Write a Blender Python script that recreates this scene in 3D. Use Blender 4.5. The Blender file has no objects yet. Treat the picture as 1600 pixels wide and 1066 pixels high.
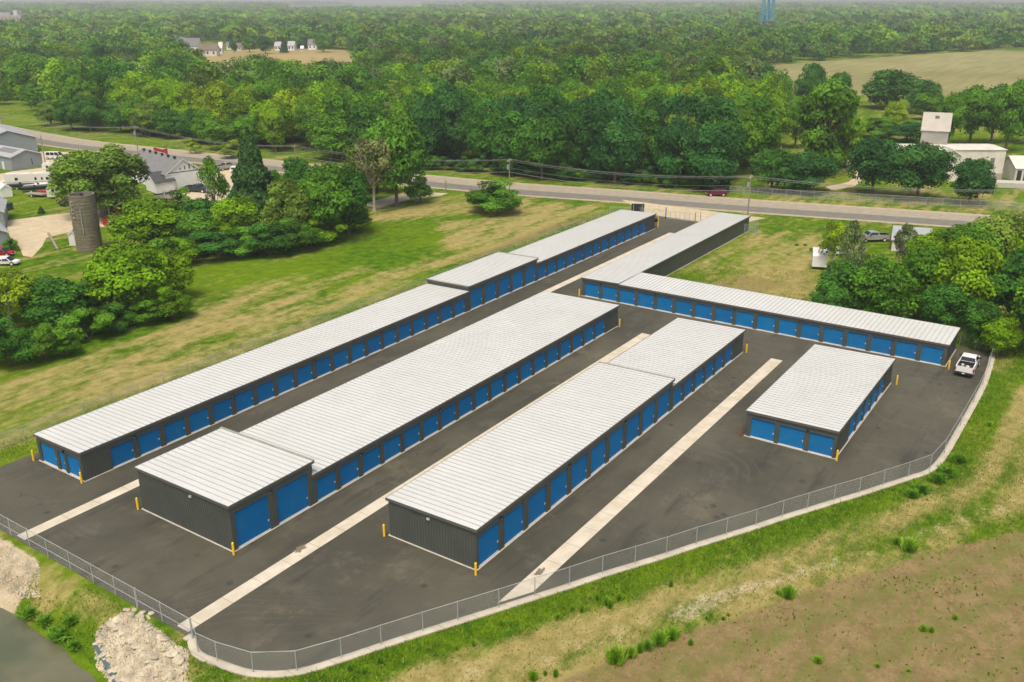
import bpy, math, random
import numpy as np
from mathutils import Vector, Matrix
D = bpy.data
S = bpy.context.scene
C = S.collection
R = math.radians
random.seed(7)
rng = np.random.default_rng(11)

# ---------------------------------------------------------------- camera
CAM_H, F_PX, PITCH, YAW = 43.2, 1433.0, 0.3571, 0.5940
cs, sn = math.cos(PITCH), math.sin(PITCH)
HX, HY = math.cos(YAW), math.sin(YAW)
fwd = Vector((HX * cs, HY * cs, -sn)); right = Vector((HY, -HX, 0)); up = right.cross(fwd)
cd = D.cameras.new('camera'); cam = D.objects.new('camera', cd); C.objects.link(cam)
cam.matrix_world = Matrix(((right.x, up.x, -fwd.x, 0), (right.y, up.y, -fwd.y, 0), (right.z, up.z, -fwd.z, CAM_H), (0, 0, 0, 1)))
cd.sensor_width = 36; cd.lens = 36 * F_PX / 1600; cd.clip_start = 1; cd.clip_end = 30000
S.camera = cam

# ---------------------------------------------------------------- light
W = D.worlds.new('World'); S.world = W; W.use_nodes = True
nt = W.node_tree; nt.nodes.clear()
sky = nt.nodes.new('ShaderNodeTexSky'); sky.sky_type = 'NISHITA'; sky.sun_disc = False
SUN_EL, SUN_AZ = R(64), R(200)          # azimuth measured from +X towards +Y (behind the camera, a little to the left)
sky.sun_elevation = SUN_EL; sky.sun_rotation = math.pi / 2 - SUN_AZ
sky.air_density = 1.0; sky.dust_density = 6.0; sky.ozone_density = 0.3
bg = nt.nodes.new('ShaderNodeBackground'); bg.inputs[1].default_value = 0.145
wo = nt.nodes.new('ShaderNodeOutputWorld')
nt.links.new(sky.outputs[0], bg.inputs[0]); nt.links.new(bg.outputs[0], wo.inputs[0])
sl = D.lights.new('sun', 'SUN'); sl.energy = 1.5; sl.angle = R(20); sl.color = (1.0, 0.94, 0.78)
so = D.objects.new('sun', sl); C.objects.link(so); so.location = (0, 0, 200)
sd = Vector((math.cos(SUN_EL) * math.cos(SUN_AZ), math.cos(SUN_EL) * math.sin(SUN_AZ), math.sin(SUN_EL)))
so.rotation_euler = sd.to_track_quat('Z', 'Y').to_euler()
S.view_settings.view_transform = 'Standard'; S.view_settings.look = 'None'
S.view_settings.gamma = 1; S.view_settings.exposure = 0.32

# ---------------------------------------------------------------- placing helpers
def G(px, py, z=0.0):
    """ground point (height z) seen at a photo position"""
    x = (px - 800) / F_PX; y = (py - 533) / F_PX
    d = cs - y * sn; u = -(sn + y * cs); t = (z - CAM_H) / u
    d *= t; r = x * t
    return (d * HX + r * HY, d * HY - r * HX)
def P(X, Y, Z):
    d = X * HX + Y * HY; r = X * HY - Y * HX; u = Z - CAM_H
    zc = d * cs - u * sn; yc = -u * cs - d * sn
    return 800 + F_PX * r / zc, 533 + F_PX * yc / zc, zc
def hgt(X, Y, py):
    """height above the ground of what stands at X, Y and reaches photo row py"""
    y = (py - 533) / F_PX; d = X * HX + Y * HY
    return CAM_H - d * (sn + y * cs) / (cs - y * sn)

# ---------------------------------------------------------------- tagging
def tag(o, label=None, cat=None, group=None, kind=None):
    if label: o['label'] = label
    if cat: o['category'] = cat
    if group: o['group'] = group
    if kind: o['kind'] = kind
    return o
def thing(name, label, cat, loc=(0, 0, 0), rz=0.0, group=None, scale=None):
    o = D.objects.new(name, None); C.objects.link(o)
    o.empty_display_size = 0.3
    o.location = loc; o.rotation_euler = (0, 0, rz)
    if scale: o.scale = scale
    return tag(o, label, cat, group)
KIDS = {}
def link(name, me, parent=None, loc=None, rot=None):
    o = D.objects.new(name, me); C.objects.link(o)
    if parent is not None:
        o.parent = parent; KIDS.setdefault(parent, []).append(o)
    if loc: o.location = loc
    if rot: o.rotation_euler = rot
    return o
def dup(root, loc, rz=0.0, label=None, group=None, scale=None, color=None):
    r = root.copy(); C.objects.link(r); r.location = loc; r.rotation_euler = (0, 0, rz)
    if scale: r.scale = scale
    if label: r['label'] = label
    if group: r['group'] = group
    for ch in KIDS.get(root, []):
        c = ch.copy(); C.objects.link(c); c.parent = r; KIDS.setdefault(r, []).append(c)
        if color and ch.name.startswith('crown'): c.color = color
        for g in KIDS.get(ch, []):
            d = g.copy(); C.objects.link(d); d.parent = c; KIDS.setdefault(c, []).append(d)
    return r

# ---------------------------------------------------------------- mesh builder
class MB:
    def __init__(s): s.v = []; s.f = []; s.m = []; s.mi = 0
    def quad(s, a, b, c, d):
        n = len(s.v); s.v += [a, b, c, d]; s.f.append((n, n + 1, n + 2, n + 3)); s.m.append(s.mi); return s
    def poly(s, pts):
        n = len(s.v); s.v += [tuple(p) for p in pts]; s.f.append(tuple(range(n, n + len(pts)))); s.m.append(s.mi); return s
    def box(s, x0, x1, y0, y1, z0, z1):
        n = len(s.v)
        s.v += [(x0, y0, z0), (x1, y0, z0), (x1, y1, z0), (x0, y1, z0), (x0, y0, z1), (x1, y0, z1), (x1, y1, z1), (x0, y1, z1)]
        for q in ((0, 3, 2, 1), (4, 5, 6, 7), (0, 1, 5, 4), (1, 2, 6, 5), (2, 3, 7, 6), (3, 0, 4, 7)):
            s.f.append(tuple(n + i for i in q)); s.m.append(s.mi)
        return s
    def prism(s, prof, y0, y1, ins=None):
        """x,z outline pushed from y0 to y1; ins = inset per point"""
        n = len(s.v); k = len(prof); ins = ins or [0] * k
        s.v += [(p[0], y0 + i, p[1]) for p, i in zip(prof, ins)] + [(p[0], y1 - i, p[1]) for p, i in zip(prof, ins)]
        s.f.append(tuple(n + i for i in range(k))); s.f.append(tuple(n + k + i for i in reversed(range(k)))); s.m += [s.mi] * 2
        for i in range(k):
            j = (i + 1) % k; s.f.append((n + j, n + i, n + k + i, n + k + j)); s.m.append(s.mi)
        return s
    def tube(s, pts, r, seg=6, r2=None, cap=True):
        pts = [Vector(p) for p in pts]; n = len(s.v); k = len(pts)
        for i, p in enumerate(pts):
            t = (pts[min(i + 1, k - 1)] - pts[max(i - 1, 0)]).normalized()
            a = t.orthogonal().normalized() if abs(t.z) < .9 else Vector((1, 0, 0)); a = (a - t * a.dot(t)).normalized(); b = t.cross(a)
            rr = r if r2 is None else r + (r2 - r) * i / (k - 1)
            if isinstance(r, (list, tuple)): rr = r[i]
            for j in range(seg):
                q = p + (a * math.cos(2 * math.pi * j / seg) + b * math.sin(2 * math.pi * j / seg)) * rr; s.v.append(tuple(q))
        for i in range(k - 1):
            for j in range(seg):
                a0 = n + i * seg + j; a1 = n + i * seg + (j + 1) % seg
                s.f.append((a0, a1, a1 + seg, a0 + seg)); s.m.append(s.mi)
        if cap:
            s.f.append(tuple(n + j for j in reversed(range(seg)))); s.f.append(tuple(n + (k - 1) * seg + j for j in range(seg))); s.m += [s.mi] * 2
        return s
    def mesh(s, name, mats, smooth=False):
        me = D.meshes.new(name); me.from_pydata(s.v, [], s.f)
        for m in (mats if isinstance(mats, (list, tuple)) else [mats]): me.materials.append(m)
        if any(s.m): me.polygons.foreach_set('material_index', s.m)
        if smooth: me.polygons.foreach_set('use_smooth', [True] * len(s.f))
        me.update(); return me
    def obj(s, name, mats, parent=None, smooth=False, loc=None, rot=None):
        return link(name, s.mesh(name, mats, smooth), parent, loc, rot)

# ---------------------------------------------------------------- materials
def nn(t, typ, **kw):
    n = t.nodes.new(typ)
    for k, v in kw.items(): setattr(n, k, v)
    return n
def setin(t, sock, v):
    if isinstance(v, bpy.types.NodeSocket): t.links.new(v, sock)
    else: sock.default_value = v if not isinstance(v, tuple) or len(v) != 3 or sock.type == 'VECTOR' else (*v, 1)
def noise(t, vec, scale, detail=4, rough=.55, stretch=None):
    if stretch:
        mp = nn(t, 'ShaderNodeMapping'); t.links.new(vec, mp.inputs[0]); mp.inputs[3].default_value = stretch; vec = mp.outputs[0]
    n = nn(t, 'ShaderNodeTexNoise'); t.links.new(vec, n.inputs[0]); n.inputs['Scale'].default_value = scale
    n.inputs['Detail'].default_value = detail; n.inputs['Roughness'].default_value = rough
    return n.outputs[0]
def math_(t, op, a, b=None, c=None, clamp=False):
    n = nn(t, 'ShaderNodeMath', operation=op, use_clamp=clamp)
    for i, v in enumerate((a, b, c)):
        if v is not None: setin(t, n.inputs[i], v)
    return n.outputs[0]
def ramp(t, v, a, b, smooth=True):
    n = nn(t, 'ShaderNodeMapRange', interpolation_type='SMOOTHSTEP' if smooth else 'LINEAR'); setin(t, n.inputs[0], v)
    n.inputs[1].default_value = a; n.inputs[2].default_value = b; return n.outputs[0]
def mix(t, f, a, b):
    n = nn(t, 'ShaderNodeMix', data_type='RGBA'); setin(t, n.inputs[0], f); setin(t, n.inputs[6], a); setin(t, n.inputs[7], b); return n.outputs[2]
def newmat(name):
    m = D.materials.new(name); m.use_nodes = True; t = m.node_tree
    return m, t, t.nodes['Principled BSDF']
def objvec(t):
    return nn(t, 'ShaderNodeTexCoord').outputs['Object']
def worldvec(t):
    return nn(t, 'ShaderNodeNewGeometry').outputs['Position']
def bump(t, b, h, strength=.3, dist=.05):
    n = nn(t, 'ShaderNodeBump'); n.inputs['Strength'].default_value = strength; n.inputs['Distance'].default_value = dist
    t.links.new(h, n.inputs['Height']); t.links.new(n.outputs[0], b.inputs['Normal'])
def paint(name, col, rough=.5, metal=0.0, var=.15, scale=1.5, spec=.5, stain=None):
    m, t, b = newmat(name); v = worldvec(t)
    n = noise(t, v, scale, 5); n2 = noise(t, v, scale * 9, 3)
    f = math_(t, 'MULTIPLY_ADD', n, .7, math_(t, 'MULTIPLY', n2, .3))
    lo = tuple(c * (1 - var) for c in col); hi = tuple(min(1, c * (1 + var)) for c in col)
    c = mix(t, ramp(t, f, .3, .7), lo, hi)
    if stain: c = mix(t, math_(t, 'MULTIPLY', ramp(t, noise(t, v, .8, 6, .7), .55, .75), .5), c, stain)
    t.links.new(c, b.inputs['Base Color'])
    b.inputs['Roughness'].default_value = rough; b.inputs['Metallic'].default_value = metal; b.inputs['Specular IOR Level'].default_value = spec
    return m
M = {}
M['roof_white'] = paint('white_roof_metal', (.555, .56, .53), .5, 0, .045, .25, .3)
M['seam'] = paint('roof_seam_metal', (.37, .375, .35), .5, 0, .1)  # darker than the roof sheet: the seams' shade lines are put into the colour
M['wall_dark'] = paint('charcoal_wall_metal', (.076, .086, .073), .5, 0, .13, .6)
M['wall_rib'] = paint('charcoal_rib_metal', (.058, .064, .056), .5, 0, .1)
M['trim_dark'] = paint('charcoal_trim_metal', (.105, .105, .092), .45, 0, .1)
M['trim_light'] = paint('grey_trim_metal', (.30, .29, .25), .45, 0, .1)
M['door_blue'] = paint('blue_door_metal', (.001, .165, .400), .55, 0, .10, .8, .12)
def door_mat():
    m, t, b = newmat('blue_door_metal'); v = worldvec(t); oi = nn(t, 'ShaderNodeObjectInfo')
    f = math_(t, 'MULTIPLY_ADD', noise(t, v, 1.1, 5, .6), .6, math_(t, 'MULTIPLY', oi.outputs['Random'], .4))
    c = mix(t, f, (.001, .115, .300), (.002, .180, .420)); g_ = noise(t, v, .9, 6, .7, (1, 1, .25))
    c = mix(t, math_(t, 'MULTIPLY', ramp(t, g_, .55, .75), .22), c, (.10, .22, .33))
    t.links.new(c, b.inputs['Base Color']); t.links.new(math_(t, 'MULTIPLY_ADD', oi.outputs['Random'], .2, .42), b.inputs['Roughness']); b.inputs['Specular IOR Level'].default_value = .2; return m
M['door_blue'] = door_mat()
M['latch'] = paint('bright_steel', (.72, .72, .70), .35, .3, .05)
M['concrete'] = paint('sill_concrete', (.47, .44, .38), .85, 0, .12, 2)
M['yellow'] = paint('yellow_paint', (.88, .56, .008), .45, 0, .08)
M['rust'] = paint('rusty_steel', (.20, .085, .04), .8, 0, .25)
M['galv'] = paint('galvanised_steel', (.42, .43, .42), .45, .3, .1)
M['black'] = paint('black_plastic', (.02, .022, .025), .5, 0, .1)
M['white'] = paint('white_paint', (.72, .71, .68), .5, 0, .06, .8)
M['offwhite'] = paint('cream_siding', (.62, .58, .49), .7, 0, .12, .5, stain=(.35, .31, .24))
M['greywall'] = paint('blue_grey_siding', (.27, .29, .30), .6, 0, .07)
M['greyroof'] = paint('grey_shingle', (.17, .17, .165), .9, 0, .15, 1.2)
M['lightroof'] = paint('pale_grey_roof', (.36, .37, .37), .6, 0, .1, .6)
M['darkroof'] = paint('dark_shingle', (.06, .062, .065), .9, 0, .15, 2)
M['brownroof'] = paint('brown_shingle', (.16, .125, .10), .9, 0, .15, 1)
M['redpaint'] = paint('red_paint', (.36, .018, .022), .4, 0, .12)
M['maroon'] = paint('maroon_car_paint', (.14, .012, .03), .25, .1, .05)
M['carwhite'] = paint('white_car_paint', (.76, .74, .70), .25, 0, .03)
M['carsilver'] = paint('silver_car_paint', (.40, .39, .37), .3, .3, .05)
M['cardark'] = paint('dark_car_paint', (.035, .05, .06), .25, .1, .05)
M['glass'] = paint('tinted_glass', (.012, .018, .02), .08, 0, .05, 1, .6)
M['rubber'] = paint('tyre_rubber', (.018, .018, .018), .85, 0, .1)
M['lamp_red'] = paint('red_lamp_lens', (.35, .01, .01), .25)
M['wood_grey'] = paint('weathered_wood', (.27, .23, .18), .85, 0, .2, 3)
M['bark'] = paint('bark', (.13, .105, .075), .9, 0, .25, 4)
M['bark_pale'] = paint('pale_bark', (.42, .38, .30), .9, 0, .15, 3)
M['wire'] = paint('cable', (.30, .30, .28), .5, .2, .05)
M['tan_rv'] = paint('cream_fibreglass', (.70, .66, .58), .4, 0, .05, .8)
M['greenbin'] = paint('green_steel', (.015, .10, .07), .5, 0, .1)
M['towerblue'] = paint('light_blue_paint', (.02, .34, .58), .45, 0, .1, .1)
M['brick'] = paint('red_brick', (.20, .09, .06), .85, 0, .15, .5)
M['tin'] = paint('old_grey_tin', (.40, .37, .315), .6, .1, .14, .35, stain=(.27, .22, .16))
M['tin_dark'] = paint('old_dark_tin', (.33, .315, .27), .6, .1, .16, .35, stain=(.22, .19, .15))
M['stone'] = paint('pale_limestone', (.44, .385, .28), .9, 0, .38, 1.1, stain=(.42, .33, .2))
M['liner'] = paint('teal_grey_liner', (.06, .10, .11), .5, 0, .2)

def silo_mat():
    m, t, b = newmat('concrete_stave'); v = objvec(t)
    sp = nn(t, 'ShaderNodeSeparateXYZ'); t.links.new(v, sp.inputs[0])
    ang = math_(t, 'ARCTAN2', sp.outputs[1], sp.outputs[0])
    u = math_(t, 'MULTIPLY', ang, 2.6)
    cb = nn(t, 'ShaderNodeCombineXYZ'); t.links.new(u, cb.inputs[0]); t.links.new(sp.outputs[2], cb.inputs[1])
    br = nn(t, 'ShaderNodeTexBrick'); t.links.new(cb.outputs[0], br.inputs[0]); br.inputs['Scale'].default_value = 1.35
    br.inputs['Color1'].default_value = (.20, .19, .125, 1); br.inputs['Color2'].default_value = (.15, .142, .092, 1); br.inputs['Mortar'].default_value = (.07, .065, .05, 1)
    br.inputs['Mortar Size'].default_value = .035; br.inputs['Brick Width'].default_value = .55; br.inputs['Row Height'].default_value = .62
    c = mix(t, ramp(t, noise(t, v, 1.2, 5), .35, .7), br.outputs[0], (.24, .21, .15))
    c = mix(t, .55, br.outputs[0], c)
    t.links.new(c, b.inputs['Base Color']); b.inputs['Roughness'].default_value = .9; bump(t, b, br.outputs[1], .5, -.03)
    return m
M['silo'] = silo_mat()

def asphalt_mat():
    m, t, b = newmat('asphalt'); v = worldvec(t)
    big = noise(t, v, .05, 6, .65); mid = noise(t, v, .28, 6, .7); streak = noise(t, v, .5, 5, .6, (.16, 1, 1)); fine = noise(t, v, 9, 3, .7); grit = noise(t, v, 45, 2)
    c = mix(t, ramp(t, big, .35, .65), (.054, .052, .036), (.090, .085, .058))
    c = mix(t, math_(t, 'MULTIPLY', ramp(t, mid, .50, .68), .7), c, (.105, .096, .072))
    c = mix(t, math_(t, 'MULTIPLY', ramp(t, streak, .55, .7), .6), c, (.032, .030, .027))
    c = mix(t, math_(t, 'MULTIPLY', ramp(t, noise(t, v, .12, 7, .75), .56, .70), .6), c, (.15, .132, .088))
    c = mix(t, math_(t, 'MULTIPLY', ramp(t, fine, .45, .75), .3), c, (.10, .094, .08))
    # tyre tracks, paving lanes, oil spots
    di = nn(t, 'ShaderNodeTexNoise'); t.links.new(v, di.inputs[0]); di.inputs['Scale'].default_value = .035; di.inputs['Detail'].default_value = 2
    wv = nn(t, 'ShaderNodeTexWave', wave_type='RINGS', rings_direction='Z'); ad = nn(t, 'ShaderNodeVectorMath', operation='ADD'); sc0 = nn(t, 'ShaderNodeVectorMath', operation='SCALE'); t.links.new(di.outputs[1], sc0.inputs[0]); sc0.inputs['Scale'].default_value = 110
    t.links.new(v, ad.inputs[0]); t.links.new(sc0.outputs[0], ad.inputs[1]); t.links.new(ad.outputs[0], wv.inputs[0]); wv.inputs['Scale'].default_value = .11; wv.inputs['Distortion'].default_value = 5; wv.inputs['Detail'].default_value = 3
    c = mix(t, math_(t, 'MULTIPLY', math_(t, 'MULTIPLY', ramp(t, wv.outputs['Fac'], .80, .97), ramp(t, noise(t, v, .07, 3), .5, .68)), .22), c, (.040, .037, .032))
    c = mix(t, math_(t, 'MULTIPLY', math_(t, 'MULTIPLY', ramp(t, wv.outputs['Fac'], .22, .05), ramp(t, noise(t, v, .09, 3), .52, .7)), .20), c, (.14, .128, .095))
    spx = nn(t, 'ShaderNodeSeparateXYZ'); t.links.new(v, spx.inputs[0])
    ln = math_(t, 'LESS_THAN', math_(t, 'PINGPONG', math_(t, 'ADD', spx.outputs[1], 1.3), 2.35), .035)
    c = mix(t, math_(t, 'MULTIPLY', math_(t, 'MULTIPLY', ln, ramp(t, noise(t, v, .15, 4), .42, .6)), .45), c, (.030, .028, .024))
    os_ = nn(t, 'ShaderNodeTexVoronoi'); t.links.new(v, os_.inputs[0]); os_.inputs['Scale'].default_value = .3
    c = mix(t, math_(t, 'MULTIPLY', ramp(t, os_.outputs['Distance'], .13, .04), .6), c, (.028, .026, .022))
    # hairline cracks
    vo = nn(t, 'ShaderNodeTexVoronoi', feature='DISTANCE_TO_EDGE'); vv = nn(t, 'ShaderNodeVectorMath', operation='MULTIPLY_ADD')
    t.links.new(v, vv.inputs[0]); vv.inputs[1].default_value = (1, 1, 1)
    nz = nn(t, 'ShaderNodeTexNoise'); t.links.new(v, nz.inputs[0]); nz.inputs['Scale'].default_value = .7; nz.inputs['Detail'].default_value = 5
    sc = nn(t, 'ShaderNodeVectorMath', operation='SCALE'); t.links.new(nz.outputs[1], sc.inputs[0]); sc.inputs['Scale'].default_value = 2.5
    t.links.new(sc.outputs[0], vv.inputs[2]); t.links.new(vv.outputs[0], vo.inputs[0]); vo.inputs['Scale'].default_value = .22
    ck = math_(t, 'MULTIPLY', math_(t, 'LESS_THAN', vo.outputs[0], .006), ramp(t, noise(t, v, .06, 3), .52, .6))
    c = mix(t, math_(t, 'MULTIPLY', ck, .55), c, (.02, .02, .018))
    t.links.new(c, b.inputs['Base Color']); b.inputs['Roughness'].default_value = .88; b.inputs['Specular IOR Level'].default_value = .3
    bump(t, b, math_(t, 'ADD', grit, fine), .35, .02)
    return m
M['asphalt'] = asphalt_mat()

def slab_mat(name, c0, c1, joint, axis=0, grime=(.24, .20, .14)):
    m, t, b = newmat(name); v = worldvec(t)
    c = mix(t, ramp(t, noise(t, v, .6, 6, .65), .35, .65), c0, c1)
    c = mix(t, math_(t, 'MULTIPLY', ramp(t, noise(t, v, .35, 7, .75), .6, .75), .55), c, grime)
    c = mix(t, math_(t, 'MULTIPLY', ramp(t, noise(t, v, 12, 3), .5, .8), .25), c, tuple(x * .7 for x in c0))
    if joint:
        sp = nn(t, 'ShaderNodeSeparateXYZ'); t.links.new(v, sp.inputs[0])
        j = math_(t, 'LESS_THAN', math_(t, 'PINGPONG', sp.outputs[axis], joint / 2), .03)
        c = mix(t, math_(t, 'MULTIPLY', j, .55), c, (.16, .13, .09))
    t.links.new(c, b.inputs['Base Color']); b.inputs['Roughness'].default_value = .9; b.inputs['Specular IOR Level'].default_value = .25
    bump(t, b, noise(t, v, 20, 3), .2, .01)
    return m
M['swale'] = slab_mat('swale_concrete', (.50, .44, .33), (.60, .54, .43), 3.05)
M['curb'] = slab_mat('curb_concrete', (.42, .38, .29), (.52, .47, .37), 2.4)
M['road_far'] = slab_mat('worn_road_surface', (.30, .26, .19), (.36, .315, .235), 0)
M['road_near'] = slab_mat('grey_road_surface', (.165, .155, .13), (.20, .185, .15), 0, grime=(.13, .12, .10))
M['shoulder'] = slab_mat('gravel_shoulder', (.36, .30, .20), (.44, .37, .25), 0, grime=(.25, .24, .12))
M['gravel'] = slab_mat('yard_gravel', (.46, .38, .24), (.56, .47, .32), 0, grime=(.33, .31, .2))

def fieldmat(name, c0, c1, sc, rows=None):
    m, t, b = newmat(name); v = worldvec(t)
    c = mix(t, ramp(t, noise(t, v, sc, 7, .6), .3, .7), c0, c1)
    if rows:
        w = noise(t, v, rows, 4, .6, (.06, 1, 1)); c = mix(t, math_(t, 'MULTIPLY', ramp(t, w, .4, .7), .4), c, tuple(x * .6 for x in c0))
    t.links.new(c, b.inputs['Base Color']); b.inputs['Roughness'].default_value = 1; b.inputs['Specular IOR Level'].default_value = 0
    return m
M['field_tan'] = fieldmat('tan_crop_field', (.215, .205, .085), (.30, .28, .125), .012, .25)
M['field_green'] = fieldmat('pale_green_field', (.16, .20, .07), (.24, .26, .10), .004)
M['field_brown'] = fieldmat('light_brown_field', (.29, .23, .10), (.37, .29, .13), .01, .2)

def ground_mat():
    m, t, b = newmat('grassland'); v = worldvec(t)
    at = nn(t, 'ShaderNodeAttribute', attribute_name='cover'); sp = nn(t, 'ShaderNodeSeparateColor'); t.links.new(at.outputs['Color'], sp.inputs[0])
    dry, soil, sand = sp.outputs[0], sp.outputs[1], sp.outputs[2]
    big = noise(t, v, .035, 5, .6); streak = noise(t, v, .26, 7, .68, (.22, 1, 1)); mid = noise(t, v, .6, 6, .7); fine = noise(t, v, 3.2, 4, .75); tiny = noise(t, v, 14, 3, .7)
    g = mix(t, ramp(t, mid, .35, .68), (.040, .105, .006), (.125, .215, .008))
    g = mix(t, math_(t, 'MULTIPLY', ramp(t, big, .42, .62), .5), g, (.165, .235, .010))
    g = mix(t, math_(t, 'MULTIPLY', ramp(t, fine, .5, .7), .45), g, (.050, .110, .008))
    s = mix(t, ramp(t, mid, .3, .7), (.235, .205, .060), (.39, .32, .125))
    s = mix(t, math_(t, 'MULTIPLY', ramp(t, fine, .5, .75), .5), s, (.185, .195, .035))
    s = mix(t, math_(t, 'MULTIPLY', ramp(t, tiny, .5, .8), .35), s, (.44, .37, .22))
    d = math_(t, 'ADD', dry, math_(t, 'MULTIPLY', math_(t, 'SUBTRACT', streak, .5), 3.0))
    d = math_(t, 'ADD', d, math_(t, 'MULTIPLY', math_(t, 'SUBTRACT', fine, .5), .75))
    d = math_(t, 'ADD', d, math_(t, 'MULTIPLY', math_(t, 'SUBTRACT', mid, .5), .7))
    c = mix(t, ramp(t, d, .15, .95), g, s)
    so_ = mix(t, ramp(t, mid, .3, .7), (.185, .130, .055), (.290, .212, .100))
    so_ = mix(t, math_(t, 'MULTIPLY', ramp(t, fine, .45, .7), .6), so_, (.36, .285, .15))
    so_ = mix(t, math_(t, 'MULTIPLY', ramp(t, tiny, .48, .7), .6), so_, (.11, .085, .038))
    so_ = mix(t, math_(t, 'MULTIPLY', math_(t, 'MULTIPLY', ramp(t, at.outputs['Alpha'], .45, .95), ramp(t, fine, .40, .58)), .75), so_, (.135, .165, .040))
    weed = math_(t, 'MULTIPLY', ramp(t, noise(t, v, .45, 6, .75, (.7, 1.2, 1)), .47, .60), ramp(t, fine, .42, .55))
    so_ = mix(t, math_(t, 'MULTIPLY', weed, .7), so_, (.13, .17, .03))
    sf = math_(t, 'ADD', soil, math_(t, 'MULTIPLY', math_(t, 'SUBTRACT', mid, .5), 1.1)); sf = ramp(t, sf, .38, .62)
    c = mix(t, sf, c, so_)
    sa = mix(t, ramp(t, mid, .3, .7), (.40, .32, .20), (.54, .45, .31)); sa = mix(t, math_(t, 'MULTIPLY', ramp(t, tiny, .45, .7), .4), sa, (.28, .23, .14))
    af = math_(t, 'ADD', sand, math_(t, 'MULTIPLY', math_(t, 'SUBTRACT', math_(t, 'MULTIPLY_ADD', fine, .5, math_(t, 'MULTIPLY', mid, .5)), .5), 1.3))
    c = mix(t, ramp(t, af, .36, .64), c, sa)
    t.links.new(c, b.inputs['Base Color']); b.inputs['Roughness'].default_value = 1; b.inputs['Specular IOR Level'].default_value = .0
    bump(t, b, math_(t, 'ADD', fine, math_(t, 'MULTIPLY', tiny, .5)), .7, .18)
    return m
M['ground'] = ground_mat()

def water_mat():
    m, t, b = newmat('murky_water'); v = worldvec(t)
    c = mix(t, ramp(t, noise(t, v, .16, 5), .35, .65), (.088, .098, .048), (.150, .140, .078))
    t.links.new(c, b.inputs['Base Color']); b.inputs['Roughness'].default_value = .10; b.inputs['Specular IOR Level'].default_value = .5
    bump(t, b, noise(t, v, 3, 5, .6, (1, .4, 1)), .3, .05); return m
M['water'] = water_mat()

def leaf_mat(name, fixed=None):
    m, t, b = newmat(name)
    at = nn(t, 'ShaderNodeAttribute', attribute_name='tone')
    if fixed is None:
        oi = nn(t, 'ShaderNodeObjectInfo'); col = oi.outputs['Color']
    else:
        ac = nn(t, 'ShaderNodeAttribute', attribute_name='tint'); col = ac.outputs['Color']
    k = math_(t, 'MULTIPLY_ADD', at.outputs['Fac'], 1.5 if fixed is None else .75, .32 if fixed is None else .66)
    sc = nn(t, 'ShaderNodeVectorMath', operation='SCALE'); t.links.new(col, sc.inputs[0]); t.links.new(k, sc.inputs['Scale'])
    base = mix(t, math_(t, 'MULTIPLY', ramp(t, at.outputs['Fac'], .72, 1.0), .35), sc.outputs[0], (.13, .17, .02))
    t.links.new(base, b.inputs['Base Color']); b.inputs['Roughness'].default_value = .7; b.inputs['Specular IOR Level'].default_value = .12
    tr = nn(t, 'ShaderNodeBsdfTranslucent'); t.links.new(base, tr.inputs[0])
    mx = nn(t, 'ShaderNodeMixShader'); mx.inputs[0].default_value = .24
    t.links.new(b.outputs[0], mx.inputs[1]); t.links.new(tr.outputs[0], mx.inputs[2]); t.links.new(mx.outputs[0], t.nodes['Material Output'].inputs[0])
    return m
M['leaf'] = leaf_mat('foliage'); M['leaf_far'] = leaf_mat('distant_foliage', 1)

def chain_mat():
    m, t, b = newmat('chain_link'); b.inputs['Base Color'].default_value = (.50, .51, .49, 1); b.inputs['Roughness'].default_value = .45; b.inputs['Metallic'].default_value = .2
    uv = nn(t, 'ShaderNodeUVMap'); sp = nn(t, 'ShaderNodeSeparateXYZ'); t.links.new(uv.outputs[0], sp.inputs[0])
    a = math_(t, 'PINGPONG', math_(t, 'ADD', sp.outputs[0], sp.outputs[1]), .035); c = math_(t, 'PINGPONG', math_(t, 'SUBTRACT', sp.outputs[0], sp.outputs[1]), .035)
    w = math_(t, 'LESS_THAN', math_(t, 'MINIMUM', a, c), .0030)
    tr = nn(t, 'ShaderNodeBsdfTransparent'); mx = nn(t, 'ShaderNodeMixShader'); t.links.new(w, mx.inputs[0]); t.links.new(tr.outputs[0], mx.inputs[1]); t.links.new(b.outputs[0], mx.inputs[2])
    t.links.new(mx.outputs[0], t.nodes['Material Output'].inputs[0]); return m
M['chain'] = chain_mat()

# ---------------------------------------------------------------- polygons
def wpoly(pts, z=0): return np.array([G(a, b, z) for a, b in pts])
def sdist(poly, x, y):
    """signed distance, positive inside"""
    inside = np.zeros(x.shape, bool); dm = np.full(x.shape, 1e9); n = len(poly)
    for i in range(n):
        x0, y0 = poly[i]; x1, y1 = poly[(i + 1) % n]
        c = ((y0 > y) != (y1 > y)) & (x < (x1 - x0) * (y - y0) / ((y1 - y0) or 1e-9) + x0); inside ^= c
        dx, dy = x1 - x0, y1 - y0; L = dx * dx + dy * dy or 1e-9
        t_ = np.clip(((x - x0) * dx + (y - y0) * dy) / L, 0, 1)
        dm = np.minimum(dm, np.hypot(x - x0 - t_ * dx, y - y0 - t_ * dy))
    return np.where(inside, dm, -dm)
def sstep(a, b, x):
    t_ = np.clip((x - a) / (b - a), 0, 1); return t_ * t_ * (3 - 2 * t_)

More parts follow.
